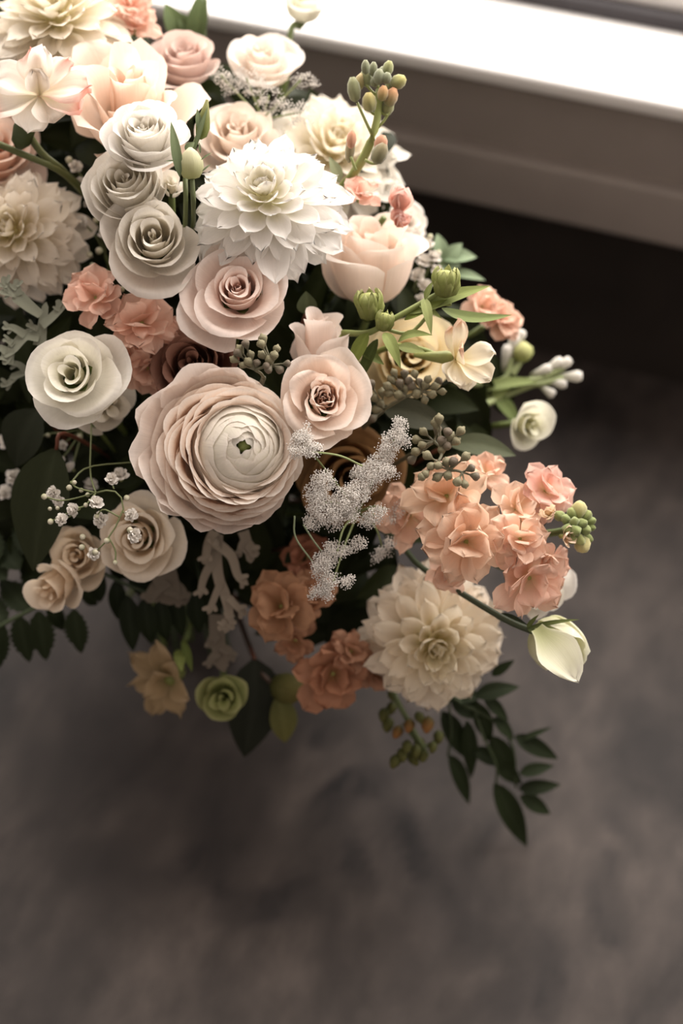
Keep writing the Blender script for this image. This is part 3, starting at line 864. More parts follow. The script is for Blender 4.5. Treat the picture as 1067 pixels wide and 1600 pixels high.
# round green bud and dark bud at the bottom
t = head('lisianthus', 'small greenish half-open bloom hanging over the dark heart leaf', 'flower', 350, 1090, 1.0, 0.0, -0.05, 0)
rose(t, S(46, 1.0), 62, N=10, H=.9, p=.75, opn=.45, lip=.12, ruf=.03, ci=lin('7c8744'), co=lin('979c62'), ce=lin('aeab7c'), span=(200, 150))
t = head('lisianthus_bud', 'dark olive closed bud beside the dark heart leaf', 'bud', 452, 1076, 1.02, 0.3, -0.1, 0)
R = S(24, 1.02)
g = Mesher(); lathe(g, [(.1 * R, -1.4 * R), (.7 * R, -1.0 * R), (1.0 * R, -.2 * R), (.8 * R, .6 * R), (.2 * R, 1.1 * R)], lin('4c4f2c'), at_px(t, 452, 1076, 1.02, screen_dir(1, .25, .3)), 12, .10, 5, lin('6b6338'))
link('bud', g.data('bud', 'leaf'), t)
stem_to_bind(t, P(425, 1068, 1.022), .002, [P(400, 1035, 1.03)], lin('4a3a30'))
leaf(t, (435, 1085, 1.02), (446, 1160, 1.04), 22, col=lin('585a34'), col2=lin('6b683c'))

# ------------------------------------------------------------------ open blooms with few petals
t = head('freesia', 'open cream bloom with pink ruffled edges before the garden rose', 'flower', 62, 148, 0.905, 0.1, 0.6, 0)
R = S(84, .905)
for i, (ph, el, L, W) in enumerate([(-8, 24, 1.05, .36), (28, 48, .92, .26), (75, 62, .85, .2), (110, 55, .8, .26), (165, 10, .9, .34), (205, -6, .95, .34), (255, -22, .75, .30), (300, -12, .62, .28), (60, 78, .5, .22), (140, 75, .5, .24), (330, 6, .9, .28)]):
    me = petal_data('petal', R * L, R * W * 1.3, 'obovate', .6, .15, -.7, .16, lin('efe6c8'), lin('f6eee2'), lin('f0b4a6') if i in (0, 1, 3, 5, 10) else lin('f6efe6'), 300 + i, 11, 10)
    link('petal', me, t, Matrix.Rotation(math.radians(ph), 4, 'Z') @ Matrix.Rotation(-math.radians(el), 4, 'Y'))
g = Mesher(); lathe(g, [(.05 * R, -.75 * R), (.17 * R, -.62 * R), (.20 * R, -.35 * R), (.12 * R, -.05 * R)], lin('3f4a2a'), at_px(t, 45, 172, .915, screen_dir(.35, -1, .3)), 10, .1, 5)
link('receptacle', g.data('receptacle', 'stem'), t)
stalk(t, [(38, 200, .922), (66, 240, .93), (100, 268, .94), (150, 320, .99), (230, 450, 1.03)], 6, 5, lin('565c35'))
stalk(t, [(-20, 218, .92), (40, 243, .928), (98, 270, .938), (150, 325, .99)], 5.5, 5.5, lin('5c623a'), 'side_stem')

t = head('freesia', 'cream bloom with crimped petals beside the green buds, facing aside', 'flower', 720, 560, 0.905, 0.85, 0.0, 0)
R = S(74, .905)
for i, (du, dv, dd, L, W, c) in enumerate([(.75, -.10, .3, .85, .34, 0), (.75, .50, .4, .9, .36, 0), (.1, .9, .5, .70, .34, 0), (-.28, .75, .5, .62, .3, 0), (.05, -.9, .5, .9, .26, 1), (-.15, -.8, .2, .7, .3, 1), (.35, .9, .1, .7, .34, 0), (.15, -.35, 1, .55, .3, 1)]):
    dirv = screen_dir(du, dv, dd)
    me = petal_data('petal', R * L, R * W, 'obovate', .55, .2, -.4, .10, lin('e9d9a6'), lin('efe4cb'), lin('eec8ae') if c else lin('f2ead9'), 330 + i, 11, 10, kfreq=5)
    nrm = screen_dir(.5, -.4, 1)
    y = nrm.cross(dirv).normalized(); z = dirv.cross(y)
    mm = Matrix((dirv, y, z)).transposed().to_4x4()
    link('petal', me, t, TM[t.name].inverted() @ (Matrix.Translation(P(712, 562, .905)) @ mm))
g = Mesher(); lathe(g, [(.04 * R, -.9 * R), (.10 * R, -.6 * R), (.16 * R, -.2 * R), (.12 * R, .1 * R)], lin('8a8f52'), at_px(t, 712, 560, .908, screen_dir(1, .1, .2)), 8)
link('receptacle', g.data('receptacle', 'stem'), t)
stalk(t, [(695, 562, .91), (655, 545, .915), (600, 545, .93), (520, 600, 1.0)], 4, 5, lin('7c8648'))

t = head('freesia', 'spent tan bloom with pointed petals lowest at the left', 'flower', 266, 1060, 1.01, -0.3, -0.2, 0)
R = S(84, 1.01)
for i, (ph, el, L, W) in enumerate([(100, 20, .8, .34), (150, 5, .85, .34), (195, 0, .8, .3), (240, -10, .9, .34), (285, 5, .75, .34), (330, 30, .6, .3), (60, 40, .6, .3), (215, 50, .6, .3), (120, 60, .5, .3)]):
    me = petal_data('petal', R * L * 1.05, R * W * .82, 'point', .7, .3, -1.0, .12, lin('857b54'), lin('a58d6a'), lin('b29c7c'), 350 + i, 9, 9)
    link('petal', me, t, Matrix.Rotation(math.radians(ph), 4, 'Z') @ Matrix.Rotation(-math.radians(el), 4, 'Y'))
g = Mesher(); lathe(g, [(.05 * R, -.6 * R), (.15 * R, -.4 * R), (.16 * R, .05 * R), (.05 * R, .12 * R)], lin('6a6f38'), None, 8)
link('receptacle', g.data('receptacle', 'stem'), t)
leaf(t, (278, 1015, 1.0), (284, 1050, .99), 9, name='sepal', col=lin('66703a'), col2=lin('808a4e'))
leaf(t, (285, 1000, 1.0), (300, 1050, .995), 7, name='sepal', col=lin('55602f'))
stem_to_bind(t, P(290, 1000, 1.015), .002)

# ------------------------------------------------------------------ stock spikes
PE0 = lin('e3c489')
t = head('stock', 'big peach stock spike with green bud tip at the right', 'flower', 760, 850, 0.93, 0.4, 0.1, 0)
for i, (u, v, d, r, tx, ty, n, c1, c2) in enumerate([
        (698, 776, .905, 66, -.05, .35, 12, 'f0c096', 'f2caa6'), (728, 846, .895, 70, .0, -.05, 14, 'f0ba90', 'f3c8a6'),
        (640, 805, .94, 58, -.4, .1, 11, 'd99a78', 'dda585'), (806, 796, .905, 48, .25, .45, 10, 'f0c4a4', 'f0cdb4'), (852, 768, .91, 48, .35, .45, 11, 'eba79c', 'f0b9ae'),
        (812, 842, .89, 48, .15, .1, 10, 'f0b590', 'f4c8b0'), (826, 902, .90, 66, .25, -.35, 12, 'eba98c', 'efb79c'), (758, 742, .93, 40, .1, .8, 9, 'e9ac8c', 'edb79a'), (862, 880, .915, 36, .6, -.2, 8, 'eaa084', 'efae95'), (705, 890, .92, 40, -.2, -.5, 9, 'dda080', 'e3ad8f')]):
    floret(t, u, v, d, r, tx, ty, 400 + i, n, PE0, lin(c1), lin(c2), ruf=.11)
for i, (u, v, d, r, l, du, dv, ct) in enumerate([
        (904, 797, .898, 12, 16, .1, -1, 'cfc68c'), (893, 803, .897, 9, 11, -.3, -.9, '9aa268'), (915, 806, .90, 9, 11, .7, -.7, '99a168'), (922, 815, .90, 7, 10, .9, -.3, '8a9560'), (884, 812, .893, 8, 10, -.5, -.5, '8a9560'),
        (897, 816, .891, 8, 10, .1, -.4, '8f9964'), (909, 818, .892, 8, 10, .6, -.2, '8f9964'), (886, 826, .89, 8, 10, -.4, .2, '87925c'), (899, 829, .889, 9, 11, .2, .2, '8a955e'), (914, 828, .893, 8, 10, .8, .2, '8f9964'), (922, 824, .90, 6, 9, 1, .1, '87925c'),
        (893, 840, .892, 9, 11, .0, .7, '99a168'), (905, 842, .893, 9, 12, .5, .8, 'a8ab70'), (910, 851, .897, 12, 14, .4, .9, 'cfc38c'), (918, 840, .899, 7, 10, .9, .6, '8f9964'), (874, 806, .895, 8, 10, -.6, -.6, '97a06a')]):
    R = S(r, d); Z = S(l, d)
    g = Mesher(); lathe(g, [(.15 * R, -1.1 * Z), (.7 * R, -.8 * Z), (1.0 * R, -.2 * Z), (.9 * R, .4 * Z), (.5 * R, .85 * Z), (.15 * R, 1.0 * Z)], lin('6c7748'), at_px(t, u, v, d, screen_dir(du, dv, .5), 37 * i), 12, .16, 4, lin(ct), .8)
    link('bud', g.data('bud', 'felt'), t)
for i, (u, v, r, tx, ty, c1) in enumerate([(858, 806, 24, -.2, .5, 'e9d2a6'), (880, 838, 26, .4, .0, 'edd0ae'), (852, 864, 28, .0, -.7, 'e3b296')]):
    floret(t, u, v, .893, r, tx, ty, 420 + i, 5, lin('b9b070'), lin(c1), lin(c1), ruf=.06, e=(80, 50), cup=1.3, tip=.5)
stalk(t, [(905, 825, .91), (840, 835, .93), (750, 830, .945), (660, 810, .965), (500, 740, 1.02)], 6, 7, lin('5d6a40'))
stem_to_bind(t, P(505, 742, 1.02), .003, (), G_STEM, 'stem')

CO = [lin('e39a80'), lin('e8a78d'), lin('d98d70')]
t = head('stock', 'coral stock between the white lisianthus and the blush rose', 'flower', 190, 500, 0.93, -0.1, 0.2, 0)
for i, (u, v, d, r, tx, ty, n) in enumerate([(150, 466, .915, 52, -.25, .35, 13), (222, 505, .915, 56, .15, .2, 13), (232, 575, .93, 48, .1, -.2, 11), (262, 525, .925, 34, .4, .2, 8), (205, 555, .93, 40, -.1, 0, 9)]):
    floret(t, u, v, d, r, tx, ty, 430 + i, n, lin('dca878'), CO[i % 3], lin('efb9a4'), ruf=.10)
stem_to_bind(t, P(200, 540, .955))
t = head('stock', 'shade-darkened peach stock hanging below the lace beside the low dahlia', 'flower', 480, 990, 0.99, 0.0, -0.2, 0)
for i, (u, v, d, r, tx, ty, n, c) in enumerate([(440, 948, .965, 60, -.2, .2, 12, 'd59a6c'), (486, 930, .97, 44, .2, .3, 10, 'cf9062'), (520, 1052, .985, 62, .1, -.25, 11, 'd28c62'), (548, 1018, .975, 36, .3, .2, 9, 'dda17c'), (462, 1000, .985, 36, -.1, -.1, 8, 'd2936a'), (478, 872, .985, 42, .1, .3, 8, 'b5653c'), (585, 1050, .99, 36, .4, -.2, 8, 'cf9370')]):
    floret(t, u, v, d, r, tx, ty, 450 + i, n, lin('a87a44'), lin(c) * .62, lin(c) * .7, ruf=.09, sf=.10)  # petal colours darkened to paint in the shade down here
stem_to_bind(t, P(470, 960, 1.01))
t = head('stock', 'pink stock with a closed bud behind the white dahlia', 'flower', 580, 312, 0.935, 0.3, 0.3, 0)
floret(t, 562, 305, .93, 34, .1, .5, 470, 11, lin('e7a08a'), lin('eeb2a2'), lin('f0beb0'), ruf=.10)
for u, v, r, du, dv in [(623, 306, 27, .1, -1), (620, 335, 19, .2, -.3)]:
    R = S(r * .55, .93)
    me = Mesher(); lathe(me, [(.2 * R, -1.1 * R), (.75 * R, -.8 * R), (.95 * R, -.1 * R), (.8 * R, .6 * R), (.4 * R, 1.05 * R), (.1 * R, 1.2 * R)], lin('e3a58a'), at_px(t, u, v, .93, screen_dir(du, dv, .4)), 14, .10, 5, lin('f2c6ba'), .6)
    link('bud', me.data('bud', 'petal'), t)
    blossom_petals(t, S(r, .93) * 1.6, 480 + u, 11, .42, lin('e6ab92'), lin('f1c2b2'), lin('f5d2c8'), (86, 66), .07, 'round', at_px(t, u, v + r, .93, screen_dir(du, dv, .45)), cup=1.5, tip=.7)
stem_to_bind(t, P(600, 340, .95))
t = head('stock', 'blurred peach stock behind the green leaves by the dark wall', 'flower', 768, 495, 0.995, 0.5, 0.3, 0)
for i, (u, v, r) in enumerate([(752, 480, 38), (778, 500, 38), (792, 512, 24)]):
    floret(t, u, v, .995 + .004 * i, r, .4, .3, 490 + i, 11, lin('dca878'), lin('e5a788'), lin('ebb79c'), ruf=.1)
stem_to_bind(t, P(755, 510, 1.01))
t = head('stock', 'pink stock behind the ivory dahlia near the window', 'flower', 205, 32, 0.985, 0.3, 0.6, 0)
for i, (u, v, r) in enumerate([(200, 8, 40), (212, 42, 38), (185, 40, 34)]):
    floret(t, u, v, .98 + .004 * i, r, .3, .5, 500 + i, 11, lin('e7a08a'), lin('eeb8a4'), lin('f1c6b6'), ruf=.1)
stem_to_bind(t, P(200, 40, 1.0))
t = head('stock', 'green stock tip with orange buds under the low dahlia', 'flower', 645, 1135, 1.01, 0.1, -0.3, 0)
g5 = np.random.default_rng(8)
for i in range(17):
    u, v = [(612, 1105), (606, 1130), (622, 1142), (640, 1132), (655, 1120), (628, 1178), (645, 1184), (662, 1180), (676, 1166), (685, 1150), (618, 1188), (636, 1165), (655, 1160), (612, 1085), (668, 1130), (600, 1115), (650, 1172)][i]
    R = S(g5.uniform(7, 10), 1.0)
    c = lin('8f6238') if i in (3, 2, 14) else lin('59582f')
    g = Mesher(); lathe(g, [(.15 * R, -1.2 * R), (.7 * R, -.8 * R), (1.0 * R, -.1 * R), (.8 * R, .8 * R), (.3 * R, 1.6 * R)], lin('464b2c'), at_px(t, u, v, 1.01 + g5.uniform(-.01, .01), screen_dir(g5.uniform(-.6, .6), .8, .4)), 8, .09, 4, c)
    link('bud', g.data('bud', 'leaf'), t)
stalk(t, [(668, 1180, 1.012), (645, 1140, 1.012), (618, 1090, 1.012), (590, 1030, 1.02)], 3.5, 5, lin('4c5632'))
stalk(t, [(690, 1150, 1.012), (660, 1165, 1.013), (630, 1130, 1.013)], 2.5, 3, lin('4c5632'), 'side_stem')
stem_to_bind(t, P(590, 1030, 1.02), .003)

# budded stalk against the window
t = head('stock', 'upright green stalk of closed buds rising against the sill', 'bud', 566, 215, 0.91, 0.2, 0.9, 0)
stalk(t, [(592, 140, .905), (590, 180, .905), (578, 225, .91), (552, 272, .935), (520, 310, .96), (440, 430, 1.02)], 5.5, 9, lin('8f9658'), 'stem', lin('7f8850'))
for i, (u, v, r, l, du, dv, c, ct) in enumerate([
        (571, 105, 7, 11, 0, -1, '7b8060', '8d9070'), (583, 108, 7, 11, .1, -1, '7b8060', '8d9070'), (572, 122, 10, 14, -.2, -1, '858b60', '9da06c'), (592, 120, 9, 12, .1, -1, '80866a', '93977a'), (606, 107, 9, 12, .3, -1, '858b60', 'a3a468'),
        (597, 113, 7, 9, .2, -1, '80866a', '93977a'), (604, 122, 8, 9, .3, -1, '7b8060', '93977a'), (622, 128, 12, 13, .9, -.5, '8f9462', 'c3b96c'), (611, 135, 10, 14, .4, -.8, '7f845e', '93965f'), (577, 160, 12, 15, -.1, -1, '94945c', 'b9a660'),
        (553, 140, 11, 19, -.15, -1, '82855c', '93956a'), (562, 128, 9, 13, .3, -1, 'a8a468', 'c3a878'), (598, 146, 9, 12, .2, -1, 'a79a58', 'd99a68'), (611, 152, 11, 15, .4, -1, '8f8c58', 'de9c70'), (606, 168, 10, 13, .3, -.8, '8a8c58', '9b9a60'),
        (593, 240, 13, 17, .5, -.9, '7c7a52', '8b7a58'), (595, 224, 11, 13, .3, -1, 'c98a66', 'dca080'), (547, 232, 8, 22, .1, -1, '8b7f58', 'a08a60'), (549, 218, 8, 14, .1, -1, 'd29372', 'd99a78'), (585, 128, 7, 8, 0, -1, '7b8060', '8d9070')]):
    R = S(r * .86, .905); Z = S(l, .905)
    g = Mesher(); lathe(g, [(.15 * R, -1.0 * Z), (.75 * R, -.75 * Z), (1.0 * R, -.1 * Z), (.85 * R, .5 * Z), (.35 * R, 1.0 * Z)], lin(c) * .7 + lin('77796a') * .3, at_px(t, u, v, .902 + .004 * (i % 3 - 1), screen_dir(du, dv, .25)), 12, .14, 4, lin(ct) * .8 + lin('8a8a78') * .2, 1.4)
    link('bud', g.data('bud', 'felt'), t)
for a, b in [((588, 178), (577, 172)), ((590, 170), (606, 180)), ((590, 160), (600, 155)), ((590, 150), (572, 132)), ((591, 150), (606, 132)), ((590, 148), (590, 125)), ((582, 212), (558, 160)), ((590, 200), (612, 165)), ((570, 250), (590, 255)), ((556, 266), (548, 245)), ((591, 152), (618, 135))]:
    stalk(t, [(a[0], a[1], .907), ((a[0] + b[0]) / 2 + 1, (a[1] + b[1]) / 2 + 3, .906), (b[0], b[1], .905)], 2.6, 2.2, lin('8a9158'), 'bud_stalk', n=6)
leaf(t, (530, 285, .94), (514, 245, .935), 10, col=lin('8d9272'))
stem_to_bind(t, P(445, 425, 1.02), .003)

# ------------------------------------------------------------------ green sprigs, berries, lace
t = head('bud_sprig', 'fresh green sprig with nodding buds and strap leaves', 'sprig', 640, 490, 0.90, 0.2, 0.4, 0)
LG = lin('838d52'); LG2 = lin('979f66')
def folded_bud(u, v, d, r, du, dv, seed):
    R = S(r, d)
    m = at_px(t, u, v, d, screen_dir(du, dv, .35))
    g = Mesher(); lathe(g, [(.25 * R, -1.0 * R), (.72 * R, -.75 * R), (.92 * R, -.1 * R), (.8 * R, .5 * R), (.5 * R, .85 * R), (.1 * R, .95 * R)], lin('6f7742'), m, 20, .20, 5, lin('a3a768'))
    o = link('bud', g.data('bud', 'leaf'), t)
    for i in range(9):
        me = petal_data('bract', R * (2.35 + .1 * (i % 3)), R * .5, 'point', 1.1, 1.15, .7, .05, lin('70793f'), lin('8c9455'), lin('b0b27c'), seed + i, 7, 10, 'leaf')
        link('bract', me, o, m @ Matrix.Translation((0, 0, -R)) @ Matrix.Rotation(i * .72, 4, 'Z') @ Matrix.Translation((R * .25, 0, 0)) @ Matrix.Rotation(-math.radians(38), 4, 'Y'))
folded_bud(696, 443, .885, 22, .1, -1, 700)
folded_bud(577, 478, .895, 22, -.1, -1, 710)
folded_bud(600, 503, .89, 15, .25, -1, 720)
stalk(t, [(612, 500, .895), (640, 484, .893), (668, 468, .892), (690, 455, .89)], 5, 4, LG)
stalk(t, [(535, 520, .91), (575, 520, .9), (612, 500, .896)], 5, 5, LG)
stalk(t, [(590, 510, .895), (640, 520, .90), (680, 480, .895), (705, 475, .892)], 3, 3, LG, 'side_stem')
for a, b, w, sg, c in [((640, 490, .893), (766, 447, .895), 15, .05, LG), ((690, 482, .893), (800, 492, .90), 11, -.18, lin('7d8a55')), ((662, 466, .888), (674, 524, .878), 8, .2, LG2), ((622, 534, .89), (676, 524, .885), 8, .25, LG),
                       ((600, 520, .885), (626, 576, .875), 10, .2, LG), ((622, 542, .893), (664, 550, .892), 10, .02, LG2), ((575, 520, .895), (545, 580, .90), 12, .05, lin('76823f')), ((664, 468, .886), (676, 440, .888), 5, .1, LG),
                       ((560, 545, .905), (600, 570, .905), 10, .05, lin('626d38')), ((590, 530, .90), (560, 600, .91), 10, .05, lin('4f5a30')), ((632, 500, .894), (700, 468, .89), 9, .05, lin('76823f')), ((655, 478, .89), (690, 498, .893), 6, .1, LG)]:
    leaf(t, a, b, w, F(-.1, .6), col=c * .85, col2=c, sag=sg, fold=.3, shape=.95)
stem_to_bind(t, P(540, 520, .91), .0022, (), LG)

# seeded eucalyptus: one seed mesh, many seeds
_g = Mesher(); lathe(_g, [(.10, -1.9), (.16, -1.3), (.55, -.7), (.92, -.1), (1.0, .35), (.8, .75), (.42, .95), (.2, 1.25), (.04, 1.35)], lin('75705a'), None, 10, .04, 4, lin('8a8468'))
SEED_A = _g.data('seed', 'seed')
_g = Mesher(); lathe(_g, [(.10, -1.9), (.16, -1.3), (.5, -.7), (.88, -.1), (1.0, .35), (.85, .75), (.5, .95), (.18, 1.15), (.04, 1.2)], lin('5c5e4a'), None, 10, .05, 4, lin('75685a'))
SEED_B = _g.data('seed', 'seed')
def seed_cluster(label, u, v, d, seeds, nodes, rpx, sd):
    t = head('seeded_eucalyptus', label, 'sprig', u, v, d, 0, .2, 0)
    g = np.random.default_rng(sd)
    for (pu, pv, nu_) in seeds:
        nd = nodes[nu_]
        du, dv = pu - nd[0], pv - nd[1]
        dd = g.uniform(-.1, .7)
        L = math.hypot(du, dv)
        dirv = (RIGHT * du - UP * dv + BACK * dd * L).normalized()
        dep = d - S(dd * L * .7, d) + nd[2]
        r = S(rpx * g.uniform(.88, 1.12), d)
        m = TM[t.name].inverted() @ frame(P(pu, pv, dep), dirv, g.uniform(0, 360)) @ Matrix.Scale(r, 4)
        link('seed', SEED_A if g.uniform() < .6 else SEED_B, t, m)
        stalk(t, [(nd[0], nd[1], d + nd[2]), ((nd[0] + pu) / 2, (nd[1] + pv) / 2, (d + nd[2] + dep) / 2 + .001), (pu, pv, dep)], 1.8, 1.4, lin('77735e'), 'seed_stalk', n=5)
    for a, b in zip(nodes[:-1], nodes[1:]):
        stalk(t, [(a[0], a[1], d + a[2]), ((a[0] + b[0]) / 2 + 2, (a[1] + b[1]) / 2 - 1, d + (a[2] + b[2]) / 2), (b[0], b[1], d + b[2])], 2.6, 2.2, lin('6d6a54'), 'twig', n=6)
    stem_to_bind(t, P(nodes[0][0], nodes[0][1], d + nodes[0][2]), .0016, (), lin('5d5a48'))
    return t
seed_cluster('grey green seed sprig above the ranunculus', 400, 565, .868,
             [(372, 552, 1), (366, 562, 1), (380, 571, 1), (375, 546, 1), (392, 555, 1), (401, 568, 1), (408, 538, 2), (411, 530, 2), (384, 538, 1), (432, 546, 2), (421, 563, 2), (420, 577, 2), (436, 577, 2), (410, 555, 2), (388, 566, 1), (448, 568, 2), (415, 572, 1), (428, 556, 2)],
             [(412, 590, .02), (398, 578, .005), (425, 570, .005)], 6.6, 1)
seed_cluster('dark grey green seed sprig right of the ruffled peach-hearted rose', 640, 605, .905,
             [(612, 594, 1), (606, 604, 1), (608, 614, 1), (625, 600, 1), (623, 617, 1), (640, 596, 2), (644, 604, 2), (655, 598, 2), (652, 615, 2), (664, 602, 2), (674, 616, 2), (668, 594, 2), (634, 608, 1), (580, 601, 0), (585, 622, 0), (594, 630, 0), (588, 640, 0), (583, 653, 0), (597, 614, 0), (648, 585, 2), (684, 596, 2), (632, 585, 1), (663, 624, 2), (616, 583, 1), (690, 612, 2), (678, 604, 2)],
             [(600, 640, .02), (634, 620, .008), (658, 612, .008)], 7.2, 2)
seed_cluster('grey green seed sprig drooping over the peach stock', 695, 715, .885,
             [(662, 675, 0), (651, 687, 0), (660, 695, 0), (683, 672, 0), (686, 655, 1), (681, 662, 1), (699, 676, 1), (704, 683, 1), (690, 690, 1), (719, 674, 1), (697, 698, 1), (668, 712, 2), (674, 728, 2), (665, 740, 2), (660, 744, 2), (684, 745, 3), (685, 728, 3), (708, 722, 3), (727, 714, 3), (735, 732, 4), (742, 744, 4), (715, 752, 4), (726, 756, 4), (700, 742, 3), (698, 722, 3), (650, 705, 0), (644, 718, 0), (690, 704, 1), (712, 690, 1)],
             [(678, 690, .012), (690, 706, .006), (684, 722, .0), (702, 735, .0), (722, 738, -.002)], 7.4, 3)

# lace flowers: umbellets of tiny florets on fine rays
def umbellet(t, pts, n, spread, seed, size=2.3, thick=.006, cbase=lin('8d9070')):
    """pts: (u, v, depth, radius px) blobs of one umbellet; the florets are too small to count"""
    g = np.random.default_rng(seed)
    mb = Mesher()
    inv = TM[t.name].inverted()
    octv = np.array([(1, 0, 0), (0, 1, 0), (-1, 0, 0), (0, -1, 0), (0, 0, 1), (0, 0, -1)], dtype=float)
    octf = [(0, 1, 4), (1, 2, 4), (2, 3, 4), (3, 0, 4), (1, 0, 5), (2, 1, 5), (3, 2, 5), (0, 3, 5)]
    for (u, v, d, r) in pts:
        for _ in range(max(3, int(n * r * r * .16))):          # little knots of florets
            a, b = g.uniform(0, 6.28), math.sqrt(g.uniform(0, 1))
            q = inv @ P(u + math.cos(a) * b * r, v + math.sin(a) * b * r, d + g.normal(0, .4) * S(r, d) + S(r, d) * .5 * b * b)
            ck = g.uniform(.7, 1.0)
            for j in range(10):
                el, ph = math.acos(1 - (j + .5) / 10 * 1.1), j * 2.4
                dv_ = np.array([math.sin(el) * math.cos(ph), math.sin(el) * math.sin(ph), math.cos(el)])
                off = np.array(q) + dv_ * S(size * 2.5, d) * g.uniform(.5, 1.3)
                mb.add(octv * S(size * .5, d) * g.uniform(.7, 1.25) + off, octf, lin('f6f1ea') * ck)
    o = link('umbellet', mb.data('umbellet', 'floret', False), t)
    o['kind'] = 'stuff'
    return o

t = head('lace_flower', 'white lace flower with granular clusters between ranunculus and peach stock', 'flower', 545, 780, .895, .1, .1, 0)
origin = (560, 800, .955)
clusters = [
    [(474, 682, .862, 13), (470, 698, .862, 16), (486, 702, .862, 14), (462, 706, .864, 9), (478, 664, .864, 4)],
    [(622, 668, .88, 14), (612, 690, .88, 15), (630, 690, .882, 10), (604, 700, .88, 8)],
    [(600, 712, .882, 15), (592, 730, .88, 19), (575, 748, .88, 20), (610, 738, .884, 12), (560, 738, .884, 12)],
    [(505, 752, .872, 17), (492, 770, .872, 15), (500, 790, .874, 19), (492, 812, .878, 15), (520, 812, .878, 15)],
    [(540, 780, .876, 20), (558, 770, .876, 18), (530, 798, .878, 18), (548, 800, .88, 14)],
    [(585, 806, .885, 13), (572, 815, .886, 10), (596, 798, .886, 8)],
    [(545, 856, .89, 10), (560, 848, .89, 10), (520, 864, .888, 17), (505, 878, .888, 16), (498, 892, .89, 10)],
    [(515, 906, .888, 14), (502, 918, .89, 14), (512, 928, .89, 9), (540, 912, .888, 8), (550, 906, .888, 6), (490, 930, .892, 6)],
    [(600, 862, .93, 12), (610, 850, .93, 9), (588, 872, .93, 8)],
    [(620, 800, .93, 10), (628, 785, .93, 9), (612, 812, .93, 8)]]
for k, cl in enumerate(clusters):
    umbellet(t, cl, 1.2 if k < 8 else .8, 1, 800 + k)
    cu = sum(c[0] for c in cl) / len(cl); cv = sum(c[1] for c in cl) / len(cl); dd = cl[0][2]
    stalk(t, [(cu, cv, dd + .006), ((cu + origin[0]) / 2 + 6 * ((k % 3) - 1), (cv + origin[1]) / 2 - 8, (dd + origin[2]) / 2 - .008), origin], 1.5, 1.7, lin('7f8a5c'), 'ray')
stalk(t, [(460, 806, .90), (462, 840, .90), (490, 880, .895)], 1.5, 1.5, lin('7f8a6c'), 'ray')
stalk(t, [(474, 820, .905), (490, 845, .90), (503, 862, .895)], 1.5, 1.5, lin('7f8a6c'), 'ray')
stalk(t, [(486, 706, .868), (530, 712, .872), (566, 728, .878)], 1.7, 1.7, lin('8f9a68'), 'ray')
stem_to_bind(t, P(*origin), .0018)

t = head('lace_flower', 'blurred white lacy sprig at the back near the window', 'flower', 400, 150, .962, 0, .8, 0)
for k, cl in enumerate([[(345, 118, .962, 14), (365, 130, .962, 16), (352, 140, .962, 10)], [(385, 122, .962, 14), (405, 118, .965, 12), (400, 140, .962, 16)], [(420, 150, .955, 14), (440, 160, .955, 14), (455, 172, .955, 10)], [(470, 175, .955, 12), (485, 185, .955, 10), (462, 190, .955, 10)], [(470, 125, .965, 12), (490, 130, .965, 10), (480, 118, .965, 6)], [(420, 175, .955, 10), (410, 160, .955, 8)]]):
    umbellet(t, cl, .4, 1, 840 + k, 2.6)
    stalk(t, [(cl[0][0], cl[0][1], .962), (410, 190, .99), (412, 215, 1.0)], 1.6, 1.8, lin('8a9468'), 'ray')
stem_to_bind(t, P(412, 215, 1.0), .0018)

# baby's breath
_gb = Mesher()
_r = np.random.default_rng(77)
for i in range(16):
    me_n, q = 5, i / 15
    el = math.radians(80 - 70 * q); ph = i * 2.4
    s = np.linspace(-1, 1, 3); v = np.linspace(0, 1, 4)
    SS, V = np.meshgrid(s, v)
    w = .42 * np.sin(np.pi * (V * .75 + .12)); x = V; z = .12 * _r.normal(size=V.shape) * V
    pts = np.stack([x * math.cos(el) - z * math.sin(el), SS * w, x * math.sin(el) + z * math.cos(el)], -1).reshape(-1, 3)
    c_, s_ = math.cos(ph), math.sin(ph)
    pts = np.stack([pts[:, 0] * c_ - pts[:, 1] * s_, pts[:, 0] * s_ + pts[:, 1] * c_, pts[:, 2]], 1)
    _gb.add(pts, grid_faces(3, 4), lin('efeae2') * _r.uniform(.85, 1.0))
lathe(_gb, [(.05, -.7), (.25, -.5), (.3, 0), (.1, .1)], lin('8a9068'), None, 6)
BB_BLOOM = _gb.data('blossom', 'floret', False)
_g = Mesher(); lathe(_g, [(.15, -1), (.8, -.6), (1, 0), (.8, .6), (.2, 1)], lin('8a8f62'), None, 8, 0, 4, lin('d8d2bc'))
BB_BUD = _g.data('bud', 'leaf')
def breath(label, u, v, d, blooms, buds, twigs, sc=1.0, col=lin('6f7650')):
    t = head('babys_breath', label, 'sprig', u, v, d, 0, .2, 0)
    g = np.random.default_rng(int(u))
    for (a, b, r, dd) in blooms:
        link('blossom', BB_BLOOM, t, at_px(t, a, b, d + dd, screen_dir(g.uniform(-.7, .7), g.uniform(-.9, .3), .8), g.uniform(0, 360)) @ Matrix.Scale(S(r, d), 4))
    for (a, b, r, dd) in buds:
        link('bud', BB_BUD, t, at_px(t, a, b, d + dd, screen_dir(g.uniform(-.7, .7), g.uniform(-.7, .7), .5)) @ Matrix.Scale(S(r, d), 4))
    for tw in twigs:
        stalk(t, [(a, b, d + dd) for a, b, dd in tw], 1.5 * sc, 1.2 * sc, col, 'twig', n=8)
    return t
